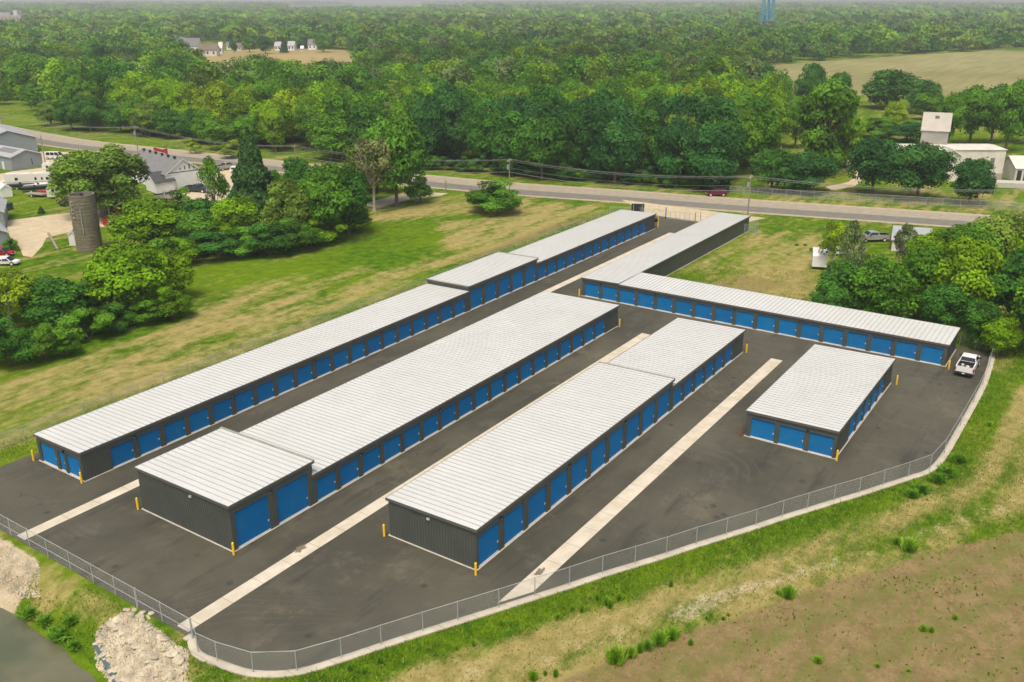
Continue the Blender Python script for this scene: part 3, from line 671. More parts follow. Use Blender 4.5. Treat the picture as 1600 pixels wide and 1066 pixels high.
# ---------------------------------------------------------------- chain link fences
def fence(pts, h, name, label, group='chain link fences around the yard', postr=.036, big=(), bottom_rail=False, every=1):
    """parts: every post, the rails, the wire mesh"""
    root = thing(name, label, 'fence', (pts[0][0], pts[0][1], 0), group=group); o0 = Vector((pts[0][0], pts[0][1], 0))
    V = [Vector((*p, 0)) - o0 for p in pts]
    zt = [float(terrain([p[0]], [p[1]])[0]) for p in pts]
    for i, v in enumerate(V):
        if i % every: continue
        mb = MB(); r_ = postr * (1.9 if i in big else 1); mb.tube([(0, 0, zt[i] - .2), (0, 0, h + .05)], r_, 8); mb.obj('post', M['galv'], root, loc=tuple(v))
    mb = MB(); mb.tube([tuple(v + Vector((0, 0, h))) for v in V], .024, 6); mb.obj('rail', M['galv'], root)
    if bottom_rail:
        mb = MB(); mb.tube([tuple(v + Vector((0, 0, h * .42))) for v in V], .025, 6); mb.obj('rail', M['galv'], root)
    me = D.meshes.new('wire_mesh'); vs = []; fs = []; uv = []; u = 0
    for i in range(len(V) - 1):
        L = (V[i + 1] - V[i]).length; n = len(vs)
        vs += [(V[i].x, V[i].y, .06), (V[i + 1].x, V[i + 1].y, .06), (V[i + 1].x, V[i + 1].y, h), (V[i].x, V[i].y, h)]
        fs.append((n, n + 1, n + 2, n + 3)); uv += [(u, 0), (u + L, 0), (u + L, h), (u, h)]; u += L
    me.from_pydata(vs, [], fs); ul = me.uv_layers.new(name='UVMap')
    for i, w_ in enumerate(uv): ul.data[i].uv = w_
    me.materials.append(M['chain']); link('wire_mesh', me, root); return root
fence(smooth_line(front, 1), 1.75, 'chain_link_fence', 'long chain link fence curving along the front kerb', bottom_rail=False)
fence(left + [(lx, front[0][1])], 1.75, 'chain_link_fence', 'straight chain link fence above the pond bank', big=(len(left) - 2, len(left)), bottom_rail=True)
lf = [(lx, 90.0)] + [(x, 90.2 - .004 * (x - 32)) for x in np.arange(36, 170, 3.4)]
fence(lf, 1.75, 'chain_link_fence', 'chain link fence between the leftmost building and the mown field')
gl = [G(952, 336), G(968, 336.5), G(985, 337), G(1005, 338), G(1020, 339.5), G(1040, 342)]
fence(gl, 1.75, 'chain_link_fence', 'chain link fence between the black sign and the gate')
fence([G(1552, 550), G(1524, 545), G(1499, 538)], 1.75, 'chain_link_fence', 'short chain link fence behind the white pickup truck')
fence([(173.9, 60.9), (173.9, 58.9), (171.6, 58.7), (171.4, 60.8)], 1.9, 'chain_link_fence', 'small chain link return at the far end of the L shaped building')
fence([G(a, b_) for a, b_ in [(1140, 303), (1162, 304.5), (1184, 306), (1206, 307.2), (1228, 308.5), (1250, 310), (1272, 311), (1295, 312.3), (1318, 313.5), (1342, 315), (1368, 316.5), (1394, 318), (1420, 319.6), (1446, 321.2), (1472, 322.8), (1500, 324.5), (1530, 326.2), (1560, 328), (1600, 330.5), (1640, 333)]], 1.8, 'chain_link_fence', 'long chain link fence beyond the road in front of the oaks', 'roadside chain link fence')
# gate
g0, g1 = Vector((*G(1040, 342), 0)), Vector((*G(1084, 347), 0))
root = thing('sliding_gate', 'sliding chain link gate across the yard entrance', 'gate', tuple(g0)); dv = g1 - g0
fr = MB(); hh = 1.75
for k in range(7):
    p = dv * k / 6; fr.tube([(p.x, p.y, .12), (p.x, p.y, hh)], .035, 6)
fr.tube([(0, 0, .12), (dv.x, dv.y, .12)], .035, 6); fr.tube([(0, 0, hh), (dv.x, dv.y, hh)], .035, 6); fr.obj('gate_frame', M['galv'], root)
me = D.meshes.new('wire_mesh'); me.from_pydata([(0, .01, .12), (dv.x, dv.y + .01, .12), (dv.x, dv.y + .01, hh), (0, .01, hh)], [], [(0, 1, 2, 3)]); ul = me.uv_layers.new(name='UVMap')
for i, w_ in enumerate([(0, 0), (dv.length, 0), (dv.length, hh), (0, hh)]): ul.data[i].uv = w_
me.materials.append(M['chain']); link('wire_mesh', me, root)
for k, (a, b_, r_, hh2, mt) in enumerate(((1040, 342, .09, 2.4, 'black'), (1086, 348, .10, 2.1, 'wood_grey'), (1094, 347, .09, 1.9, 'galv'))):
    p = Vector((*G(a, b_), 0)) - g0; mb = MB(); mb.tube([(0, 0, 0), (0, 0, hh2)], r_, 8); mb.obj('gate_post', M[mt], root, loc=tuple(p))
x, y = G(1028, 356.5); root = thing('keypad_stand', 'yellow posts holding the black gate keypad box', 'keypad', (x, y, .012))
mb = MB(); mb.tube([(0, 0, 0), (0, 0, 1.9)], .09, 8); mb.obj('post', M['yellow'], root)
mb = MB(); mb.tube([(1.0, .55, 0), (1.0, .55, 2.1)], .09, 8); mb.obj('post', M['yellow'], root)
mb = MB(); mb.box(-.1, .3, .25, .75, 1.15, 1.85); mb.obj('keypad_box', M['black'], root)
x, y = G(996, 337.5); root = thing('sign_board', 'blank black back of a sign board beyond the end of the leftmost building', 'sign', (x, y, 0), R(-62 + 0))
mb = MB(); mb.box(-1.35, 1.35, -.08, .08, 1.0, 2.6); mb.obj('sign_panel', M['black'], root)
for sx in (-.9, .9):
    mb = MB(); mb.box(sx - .06, sx + .06, -.16, -.085, 0, 2.4); mb.obj('post', M['galv'], root)
# drain pieces and small litter on the asphalt
for (a, b_, r_, lab) in ((1078, 875, .28, None),): pass

# ---------------------------------------------------------------- tree crowns
def cards(cen, nrm, size, rnd, bend=.0):
    """numpy: one quad per centre, facing nrm with random roll"""
    n = len(cen); a = rnd.normal(size=(n, 3)); a -= nrm * (a * nrm).sum(1, keepdims=True); a /= np.linalg.norm(a, axis=1, keepdims=True) + 1e-9
    b_ = np.cross(nrm, a); s = size[:, None]
    asp = rnd.uniform(.55, 1.0, (n, 1))
    v = np.stack([cen - a * s - b_ * s * asp * .6, cen + a * s * .8 - b_ * s * asp, cen + a * s + b_ * s * asp * .7, cen - a * s * .7 + b_ * s * asp], 1)
    return v.reshape(-1, 3)
def unit(v): return v / (np.linalg.norm(v, axis=1, keepdims=True) + 1e-9)
def make_crown(seed, kind, ncard):
    """unit tree: height 1, crown diameter about 1"""
    r = np.random.default_rng(seed)
    if kind == 'spruce':
        t_ = r.uniform(0, 1, ncard) ** .75; z = .06 + .94 * (1 - t_) ; rad = .5 * t_ ** .9
        layer = np.sin((z * 26) % (2 * np.pi)); rad = rad * (.72 + .28 * r.uniform(0, 1, ncard) ** .5) * (1 + .14 * layer); an = r.uniform(0, 2 * np.pi, ncard)
        arm = 1 + .16 * np.sin(an * 7 + np.floor(z * 14) * 2.1)
        cen = np.stack([np.cos(an) * rad * arm, np.sin(an) * rad * arm, z - .04 * rad], 1)
        nrm = unit(np.stack([np.cos(an) * .5, np.sin(an) * .5, np.full(ncard, .8)], 1) + r.normal(size=(ncard, 3)) * .45); size = r.uniform(.014, .03, ncard)
        tone = np.clip(r.normal(.45, .2, ncard), 0, 1)
        return cen, nrm, size, tone
    P_ = dict(broad=(46, .06, .74, .12, 1.0), oak=(56, .07, .70, .10, 1.05), tall=(42, .05, .80, .10, .8), willow=(80, .02, .72, .12, 1.0), bush=(24, .02, .55, .0, 1.0), sparse=(24, .20, .7, .1, .9), dead=(16, .25, .6, .1, .8))[kind]
    nl, z0, zc, _, _ = P_
    L = unit(r.normal(size=(nl, 3))); L[:, 2] = np.where((L[:, 2] < -.6) & (np.arange(nl) % 2 == 0), -L[:, 2] * .6, L[:, 2])
    rr = r.uniform(.45, 1.0, nl) ** .6
    cz = (1 + z0) / 2; hz_ = (1 - z0) / 2
    if kind == 'tall': shape = np.array([.30, .30, hz_ * .85])
    elif kind == 'bush': shape = np.array([.38, .38, .42])
    elif kind == 'willow': shape = np.array([.40, .40, hz_ * .80])
    else: shape = np.array([.345, .345, hz_ * .84])
    cen_l = L * rr[:, None] * shape + np.array([0, 0, cz if kind != 'bush' else .46])
    lr = r.uniform(.10, .19, nl) * (1.1 if kind != 'willow' else .75)
    if kind in ('sparse', 'dead'): lr *= .85
    if kind == 'tall': lr *= .9
    li = r.choice(nl, ncard, p=(lr ** 2) / (lr ** 2).sum())
    d = unit(r.normal(size=(ncard, 3))); d[:, 2] = np.where((d[:, 2] < 0) & (r.uniform(size=ncard) < .62), -d[:, 2], d[:, 2])
    rad = lr[li] * r.uniform(.55, 1.08, ncard) ** .5
    # knobbly sub-lumps so that the outline breaks up
    w = 1 + .28 * np.sin(d[:, 0] * 9 + li * 1.7) * np.sin(d[:, 1] * 8 + li) * np.sin(d[:, 2] * 9 + li * .6)
    hs = hz_ if kind != 'bush' else .5
    cen = cen_l[li] + d * (rad * w)[:, None] * np.array([1, 1, .78 if kind != 'willow' else 1.0])
    nrm = unit(d * 1.0 + np.array([0, 0, .3]) + r.normal(size=(ncard, 3)) * .42)
    size = r.uniform(.013, .027, ncard) * (1.0 if kind != 'willow' else .75)
    lt = r.uniform(0, 1, nl); tone = np.clip(.72 * lt[li] + .28 * r.uniform(0, 1, ncard), 0, 1)  # random lobe tones, spread wide: crown light and shade contrast put into leaf colour
    return cen, nrm, size, tone
def crown_mesh(seed, kind, ncard, mul=.80):
    cen, nrm, size, tone = make_crown(seed, kind, ncard)
    v = cards(cen, nrm, size * mul, np.random.default_rng(seed + 5)); n = len(cen)
    me = npmesh('crown', v, np.arange(4 * n).reshape(n, 4), M['leaf'])
    at = me.attributes.new('tone', 'FLOAT', 'FACE'); at.data.foreach_set('value', tone.astype('f4')); return me
def trunk_mesh(seed, kind, mat='bark'):
    r = random.Random(seed); mb = MB(); top = {'spruce': .93, 'bush': .35}.get(kind, .62); r0 = {'bush': .012, 'willow': .04}.get(kind, .026)
    if kind == 'bush':
        for k in range(5):
            a = r.uniform(0, 6.28); mb.tube([(0.02 * math.cos(a), .02 * math.sin(a), 0), (.14 * math.cos(a), .14 * math.sin(a), .28), (.26 * math.cos(a), .26 * math.sin(a), .55)], r0, 5, r0 * .3)
        return mb.mesh('trunk', M[mat])
    bx, by = r.uniform(-.03, .03), r.uniform(-.03, .03)
    mb.tube([(0, 0, -.02), (0, 0, .06), (bx, by, .3), (bx * 1.6, by * 1.6, top)], [r0 * 1.5, r0, r0 * .8, r0 * .3], 8)
    if kind != 'spruce':
        for k in range(11 if kind in ('sparse', 'dead') else 7):
            a = k * 2.4 + r.uniform(0, 1); z = r.uniform(.2, .5); L = r.uniform(.18, .36); zz = r.uniform(.2, .38)
            p0 = (bx, by, z); p1 = (bx + L * .5 * math.cos(a), by + L * .5 * math.sin(a), z + zz * .6); p2 = (bx + L * math.cos(a), by + L * math.sin(a), z + zz)
            mb.tube([p0, p1, p2], r0 * .5, 5, r0 * .12)
            if kind in ('sparse', 'dead'):
                for q_ in range(3):
                    aa = a + r.uniform(-1, 1); mb.tube([p1, (p1[0] + .12 * math.cos(aa), p1[1] + .12 * math.sin(aa), p1[2] + r.uniform(.1, .25))], r0 * .2, 4, r0 * .06)
    return mb.mesh('trunk', M[mat])
TREE_NAME = dict(broad='broadleaf_tree', oak='oak_tree', tall='tall_broadleaf_tree', willow='spreading_tree', spruce='spruce_tree', bush='shrub', sparse='sparse_tree', dead='half_dead_tree')
NC = dict(broad=14000, oak=16000, tall=12000, willow=26000, spruce=12000, bush=9000, sparse=4200, dead=2600)
LIB = {}
for k, vs in dict(broad=(1, 2, 3, 4), oak=(11, 12), tall=(21, 22), willow=(31,), spruce=(41,), bush=(51, 52), sparse=(61, 62), dead=(71,)).items():
    LIB[k] = [(crown_mesh(s_, k, NC[k]), trunk_mesh(s_, k, 'bark_pale' if k in ('dead', 'sparse') else 'bark')) for s_ in vs]
TC = dict(bright=(.165, .310, .006), lime=(.210, .320, .008), mid=(.098, .235, .014), deep=(.058, .175, .018), dark=(.038, .130, .024), olive=(.150, .240, .026), grey=(.135, .200, .058), brown=(.185, .200, .070), blue=(.048, .135, .030))
def tree(x, y, h, w, kind, col, label, group=None, cat=None, z=0):
    cm, tm = random.choice(LIB[kind])
    root = thing(TREE_NAME[kind], label, cat or ('shrub' if kind == 'bush' else 'tree'), (x, y, z), random.uniform(0, 6.28), group, (w, w, h))
    c_ = TC[col] if isinstance(col, str) else col; v_ = random.uniform(.88, 1.12)
    cr = link('crown', cm, root); cr.color = (c_[0] * v_ * random.uniform(.92, 1.08), c_[1] * v_, c_[2] * v_, 1); link('trunk', tm, root); return root
def ptree(px, base, top, wpx, kind, col, label, group=None):
    x, y = G(px, base); h = hgt(x, y, top); w = wpx * P(x, y, h / 2)[2] / F_PX
    return tree(x, y, h * (1.12 if kind == 'bush' else 1.02), w * 1.14, kind, col, label, group)
# trees one can point to: photo column, foot row, top row, width
for a in [
    (165, 338, 221, 142, 'willow', 'olive', 'huge round olive green tree beside the street lamp and silo'),
    (240, 392, 309, 112, 'broad', 'bright', 'bright yellow green tree right of the silo'),
    (205, 492, 378, 125, 'broad', 'bright', 'large bright green tree below the silo at the grass edge'),
    (262, 470, 395, 78, 'broad', 'bright', 'bright green tree right of the large one below the silo'),
    (250, 425, 375, 72, 'bush', 'mid', 'rounded green shrub between the two bright trees right of the silo'),
    (232, 505, 470, 62, 'bush', 'mid', 'low green shrub at the foot of the large bright tree'),
    (20, 520, 420, 105, 'sparse', 'lime', 'lime green tree with pale bare limbs at the left edge'),
    (-15, 500, 425, 90, 'broad', 'bright', 'bright tree cut by the left picture edge'),
    (92, 512, 432, 105, 'broad', 'deep', 'dark green tree left of the large bright tree'),
    (152, 492, 436, 70, 'broad', 'deep', 'dark narrow tree pressed against the large bright tree'),
    (140, 530, 480, 72, 'bush', 'mid', 'grey green shrub in front of the dark tree'),
    (20, 572, 505, 75, 'bush', 'deep', 'dark shrub at the left picture edge above the mown field'),
    (70, 562, 508, 62, 'bush', 'mid', 'mid green shrub second from the left edge'),
    (105, 556, 522, 45, 'bush', 'mid', 'small low shrub beside the mown field'),
    (-20, 560, 510, 70, 'bush', 'mid', 'shrub partly outside the left picture edge'),
    (305, 392, 334, 74, 'broad', 'mid', 'rounded mid green tree right of the bright yellow green tree'),
    (340, 402, 362, 90, 'bush', 'deep', 'broad dark shrub in front of the mixed tree row'),
    (295, 400, 355, 60, 'bush', 'deep', 'dark shrub left in the mixed tree row'),
    (340, 345, 248, 48, 'sparse', 'mid', 'thin open crowned tree in front of the white workshop'),
    (288, 350, 298, 50, 'bush', 'mid', 'green shrub in front of the white workshop pickup'),
    (318, 360, 312, 62, 'broad', 'deep', 'dark tree in the middle of the mixed tree row'),
    (372, 378, 306, 72, 'broad', 'bright', 'bright green tree left of the spruce foot'),
    (401, 352, 203, 82, 'spruce', 'blue', 'tall dark spruce standing above the mixed tree row'),
    (452, 380, 284, 82, 'broad', 'olive', 'soft olive green tree right of the spruce'),
    (475, 352, 250, 62, 'broad', 'deep', 'dark upright tree behind the soft olive one'),
    (512, 378, 252, 88, 'broad', 'mid', 'tall mid green tree near the right end of the mixed row'),
    (545, 368, 262, 68, 'broad', 'deep', 'dark tree at the right end of the mixed row'),
    (420, 398, 350, 80, 'bush', 'deep', 'dark green shrub below the spruce'),
    (508, 380, 330, 75, 'bush', 'bright', 'bright green shrub against the foot of the right row trees'),
    (550, 362, 318, 60, 'bush', 'mid', 'green shrub closing the right end of the mixed row'),
    (585, 331, 208, 78, 'dead', 'brown', 'half dead brown tree with bare pale limbs on the lawn'),
    (568, 318, 225, 60, 'broad', 'olive', 'olive green tree just left of the half dead tree'),
    (620, 322, 180, 96, 'oak', 'mid', 'big leafy tree on the lawn right of the half dead tree'),
    (655, 318, 278, 40, 'bush', 'mid', 'small drooping green shrub under the big lawn tree'),
    (775, 331, 286, 88, 'bush', 'mid', 'round dense bush standing alone beside the road'),
    (1322, 462, 350, 50, 'sparse', 'grey', 'thin grey green tree with leaning pale trunk beside the parked pickup'),
    (1298, 425, 342, 44, 'sparse', 'lime', 'small lime green sapling beside the white trailer'),
    (1408, 425, 352, 44, 'sparse', 'grey', 'grey green open tree in front of the pale grey roof'),
    (1320, 492, 415, 92, 'broad', 'deep', 'dark green tree behind the middle of the L shaped building'),
    (1375, 505, 405, 100, 'broad', 'mid', 'mid green tree at the centre of the right thicket'),
    (1352, 458, 402, 62, 'bush', 'olive', 'olive shrub topping the right thicket'),
    (1430, 500, 380, 92, 'broad', 'mid', 'leafy tree above the right end of the L shaped building'),
    (1440, 440, 362, 60, 'broad', 'bright', 'bright tree at the back of the right thicket'),
    (1500, 510, 375, 105, 'broad', 'bright', 'bright broad crowned tree behind the white pickup truck'),
    (1502, 440, 352, 95, 'broad', 'mid', 'tall tree behind the bright broad crowned one'),
    (1553, 430, 335, 100, 'oak', 'olive', 'olive crowned tree reaching over the road on the right'),
    (1590, 520, 382, 120, 'broad', 'deep', 'large dark tree cut by the right picture edge'),
    (1640, 560, 400, 130, 'broad', 'mid', 'tree mostly outside the right picture edge'),
    (1557, 556, 497, 58, 'broad', 'bright', 'small light green tree at the fence corner by the white pickup'),
    (1478, 420, 366, 50, 'bush', 'bright', 'light green shrub beside the pale grey roof'),
    (1620, 480, 350, 110, 'broad', 'bright', 'bright tree on the right edge above the large dark one'),
    (1362, 305, 213, 80, 'oak', 'dark', 'leftmost of the three dark oaks by the grain elevator'),
    (1432, 312, 224, 90, 'oak', 'dark', 'middle one of the three dark oaks by the grain elevator'),
    (1514, 320, 247, 66, 'oak', 'dark', 'rightmost and smallest of the three dark oaks'),
    (1258, 302, 238, 84, 'oak', 'dark', 'dark low oak at the roadside left of the gravel drive'),
    (1205, 300, 232, 70, 'oak', 'deep', 'dark oak left of the low roadside oak'),
    (1280, 272, 122, 108, 'tall', 'mid', 'tallest tree right of the wood, light green, left of the oaks'),
    (1320, 262, 180, 55, 'tall', 'bright', 'narrow bright tree leaning on the tallest one'),
    (1242, 232, 150, 50, 'tall', 'mid', 'slim green tree left behind the tallest one'),
    (1395, 210, 158, 38, 'broad', 'lime', 'small lime yellow tree left of the grain elevator'),
    (1372, 216, 186, 60, 'bush', 'mid', 'green shrub left of the lime yellow tree'),
    (1420, 222, 190, 62, 'bush', 'dark', 'dark shrub left of the grain elevator tower'),
    (1385, 170, 110, 80, 'broad', 'deep', 'round dark tree at the near edge of the tan field'),
    (1262, 168, 100, 48, 'broad', 'deep', 'isolated round tree against the tan field'),
    (1308, 165, 112, 36, 'broad', 'deep', 'smaller round tree right of the isolated one on the tan field'),
    (1438, 178, 126, 50, 'broad', 'deep', 'dark tree between the round tree and the right tree group'),
    (1448, 188, 144, 45, 'broad', 'mid', 'low rounded tree behind the grain elevator tower'),
    (1478, 232, 142, 48, 'tall', 'mid', 'upright tree right behind the grain elevator tower'),
    (1515, 226, 132, 70, 'tall', 'mid', 'tall green tree above the tin shed'),
    (1548, 224, 130, 60, 'tall', 'deep', 'dark tall tree above the right end of the tin shed'),
    (1570, 238, 122, 66, 'tall', 'mid', 'tall tree with visible twin trunks at the right'),
    (1602, 225, 118, 60, 'broad', 'mid', 'green tree at the right edge beyond the tin shed'),
    (1566, 270, 244, 22, 'bush', 'dark', 'dark little shrub beside the small right shed'),
    (1022, 165, 84, 34, 'tall', 'deep', 'dark columnar poplar in the middle of the wood'),
    (1042, 155, 82, 44, 'sparse', 'olive', 'tree with bare white limbs beside the dark poplar'),
    (532, 182, 92, 92, 'sparse', 'mid', 'spreading tree with grey bare trunks in a clearing of the wood'),
    (510, 195, 150, 46, 'willow', 'grey', 'grey green willow like bush in the clearing'),
    (305, 240, 221, 22, 'bush', 'lime', 'light green roadside bush, the left one of two'),
    (363, 247, 220, 36, 'bush', 'lime', 'light green roadside bush, the right one of two'),
    (205, 176, 150, 20, 'dead', 'grey', 'small bare white tree in the left wood'),
    (65, 334, 322, 10, 'spruce', 'blue', 'tiny blue spruce on the farm lawn'),
    (18, 392, 372, 20, 'bush', 'mid', 'shrub against the farm shed wall'),
    (366, 82, 64, 12, 'broad', 'deep', 'dark tree between the far houses behind the brown field, leftmost'),
    (390, 82, 58, 22, 'broad', 'mid', 'round tree between the far houses behind the brown field'),
    (415, 84, 56, 24, 'broad', 'deep', 'big dark tree behind the middle of the brown field'),
    (444, 83, 60, 12, 'spruce', 'blue', 'conifer beside the pale far house'),
    (472, 76, 50, 20, 'spruce', 'blue', 'dark conifer left of the white two storey far house'),
    (506, 82, 52, 26, 'broad', 'mid', 'green tree right of the white two storey far house'),
    (262, 92, 60, 26, 'broad', 'mid', 'green tree left of the tallest far house'),
    (62, 498, 452, 60, 'broad', 'mid', 'mid green tree between the lime tree and the dark one at the left'),
    (178, 520, 478, 60, 'bush', 'deep', 'dark shrub between the grey green shrub and the large bright tree'),
    (272, 498, 452, 56, 'bush', 'bright', 'bright shrub at the right foot of the large bright tree'),
    (280, 415, 372, 60, 'bush', 'bright', 'bright shrub below the bright yellow green tree'),
    (378, 400, 360, 66, 'bush', 'mid', 'green shrub in the middle of the front of the mixed tree row'),
    (465, 392, 345, 70, 'bush', 'mid', 'mid green shrub in front of the soft olive green tree'),
    (262, 345, 318, 40, 'bush', 'mid', 'small green shrub below the dark annexe roof'),
    (388, 340, 285, 48, 'broad', 'mid', 'green tree tucked against the left of the spruce'),
    (430, 345, 262, 44, 'broad', 'mid', 'green tree tucked against the right of the spruce'),
    (595, 300, 262, 60, 'bush', 'mid', 'green bush behind the half dead tree by the road'),
    (545, 312, 268, 50, 'bush', 'bright', 'bright bush at the road left of the half dead tree'),
    (1290, 500, 448, 50, 'bush', 'deep', 'dark shrub at the left foot of the right thicket'),
    (1470, 520, 440, 70, 'broad', 'deep', 'dark tree over the end of the L shaped building'),
    (1530, 545, 470, 60, 'broad', 'deep', 'dark tree behind the corner of the back fence'),
]: ptree(*a)

# ---------------------------------------------------------------- the woods beyond the road
HOLES = [[(1175, 104), (1300, 95), (1400, 88), (1550, 79), (1660, 77), (1800, 200), (1800, 420), (1175, 345), (1215, 300), (1226, 230), (1240, 180)],
         [(325, 80), (440, 76), (545, 78), (556, 92), (552, 128), (490, 136), (330, 132)],
         [(266, 68), (352, 68), (352, 116), (266, 112)], [(352, 78), (400, 78), (400, 96), (352, 96)],
         [(80, 128), (150, 128), (150, 146), (80, 150)], [(-20, 22), (40, 22), (42, 50), (-20, 52)],
         [(486, 178), (560, 172), (585, 185), (575, 200), (500, 205)], [(1020, 140), (1058, 138), (1062, 172), (1020, 176)],
         [(440, 9), (620, 7), (760, 10), (760, 18), (440, 21)], [(790, 12), (1000, 11.5), (1000, 16), (790, 18)], [(1180, 42), (1216, 42), (1216, 62), (1180, 62)], [(1085, 47), (1160, 47), (1160, 60), (1085, 60)], [(560, 150), (600, 148), (640, 158), (600, 164)]]
HW = [wpoly(h_) for h_ in HOLES]
rd = np.array(road); rl = np.array([(p[0] + 10, p[1]) for p in road])
def keep(x, y, margin=3):
    d = x * HX + y * HY; r_ = x * HY - y * HX
    px = 800 + F_PX * r_ / (d * cs + CAM_H * sn)
    ok = (px > -60) & (px < 1660) & (d > 100)
    edge = np.interp(y, rd[:, 1], rd[:, 0]); ok &= x > edge + 14 + 3 * np.sin(y * .05) + np.where(px > 1140, 6, 0) + np.where(px < 60, 14, 0) + np.where((px > 60) & (px < 500), 2, 0)
    for h_ in HW: ok &= sdist(h_, x, y) < -margin
    return ok, px
cand = []
for lo, hi, stp in ((120, 330, 9.4), (330, 470, 11.5), (470, 800, 13), (800, 1500, 18), (1500, 3200, 28), (3200, 7500, 60)):
    n = int(hi / stp) + 2
    ax_ = np.arange(-n, n) * stp
    X_, Y_ = np.meshgrid(ax_, ax_); X_ = X_.ravel() + rng.uniform(-.42, .42, X_.size) * stp; Y_ = Y_.ravel() + rng.uniform(-.42, .42, Y_.size) * stp
    dd = X_ * HX + Y_ * HY; ok = (dd > lo) & (dd <= hi); X_, Y_ = X_[ok], Y_[ok]
    ok, px_ = keep(X_, Y_); cand.append(np.stack([X_[ok], Y_[ok], px_[ok], (X_ * HX + Y_ * HY)[ok], np.full(ok.sum(), stp)], 1))
cand = np.concatenate(cand); cand = cand[np.argsort(cand[:, 3])]
NEAR = 215
def patch(x, y): return math.sin(x * .021 + 1.3) * math.sin(y * .017 + .4) + .5 * math.sin(x * .05 + y * .043)
for i, (x, y, px_, d, stp) in enumerate(cand[:NEAR]):
    pt = patch(x, y) + random.uniform(-.6, .6)
    py_ = P(x, y, 0)[1]
    front_ = x - np.interp(y, rd[:, 1], rd[:, 0]) < 26
    zone = [z_ for lim, z_ in ((110, 'above the grey sheds'), (230, 'behind the round olive tree'), (400, 'behind the white workshop'), (480, 'behind the spruce'), (600, 'behind the half dead tree'), (735, 'left of the lone bush'), (830, 'behind the lone bush'), (950, 'right of the lone bush'), (1060, 'behind the black sign'), (1160, 'behind the maroon car'), (9999, 'behind the roadside oaks')) if px_ < lim][0]
    depth_ = 'front edge' if front_ else ('second rows' if x - np.interp(y, rd[:, 1], rd[:, 0]) < 55 else 'depth')
    # dark oaks along the road in the middle, lighter ones behind and to the left
    if 650 < px_ < 1160 and depth_ != 'depth': col = 'dark' if pt < -.1 else ('deep' if pt < .6 else ('mid' if pt < 1.1 else 'bright')); h = random.uniform(16, 21); kind = 'oak' if random.random() < .7 else 'broad'
    elif px_ < 400 and front_: col = random.choice(['deep', 'mid', 'deep', 'olive']); h = random.uniform(9, 14); kind = 'broad'
    else: col = 'deep' if pt < -.55 else ('mid' if pt < .35 else ('bright' if pt < 1.1 else 'lime')); h = random.uniform(13, 19); kind = random.choice(['broad', 'broad', 'tall', 'oak'])
    if random.random() < .06 and not front_: col, kind = 'olive', 'sparse'
    cn = {'dark': 'dark', 'deep': 'dark', 'mid': 'green', 'bright': 'bright', 'lime': 'lime', 'olive': 'thin olive'}[col]
    w = random.uniform(11, 16) * (.8 if kind == 'tall' else 1) * (.85 if front_ and px_ < 400 else 1)
    tree(x, y, h, w, kind, col, '%s %s in the %s of the wood, %s' % (cn, {'tall': 'narrow tree', 'oak': 'oak', 'sparse': 'tree'}.get(kind, 'round tree'), depth_, zone), 'wood trees across the road')
# low growth along the front of the wood so that no bare trunks show
ee = []
for k in range(len(road) - 1):
    a, b_ = np.array(road[k]), np.array(road[k + 1])
    for t_ in np.arange(0, 1, 4.2 / max(4.2, np.linalg.norm(b_ - a))):
        p = a + (b_ - a) * t_; ee.append(p)
ee = np.array(ee); ok, px_ = keep(ee[:, 0] + 17, ee[:, 1], 1)
nb = 0
for (x, y), o_, pp in zip(ee, ok, px_):
    xx, yy = x + 16.5 + random.uniform(-1.5, 2.5), y + random.uniform(-1.5, 1.5)
    if pp < 60: xx += 14
    if not o_ or P(xx, yy, 0)[0] > 1145 or nb >= 42: continue
    nb += 1
    pz = P(xx, yy, 0)[0]; zn = [z_ for lim, z_ in ((230, 'behind the grey sheds'), (400, 'behind the white workshop'), (600, 'left of the half dead tree'), (735, 'left of the lone bush'), (830, 'behind the lone bush'), (950, 'right of the lone bush'), (1060, 'behind the black sign'), (9999, 'behind the maroon car')) if pz < lim][0]
    tree(xx, yy, random.uniform(2.5, 5), random.uniform(4, 7), 'bush', random.choice(['deep', 'mid', 'dark']), 'low shrub at the roadside edge of the wood, ' + zn, 'shrubs along the edge of the wood')

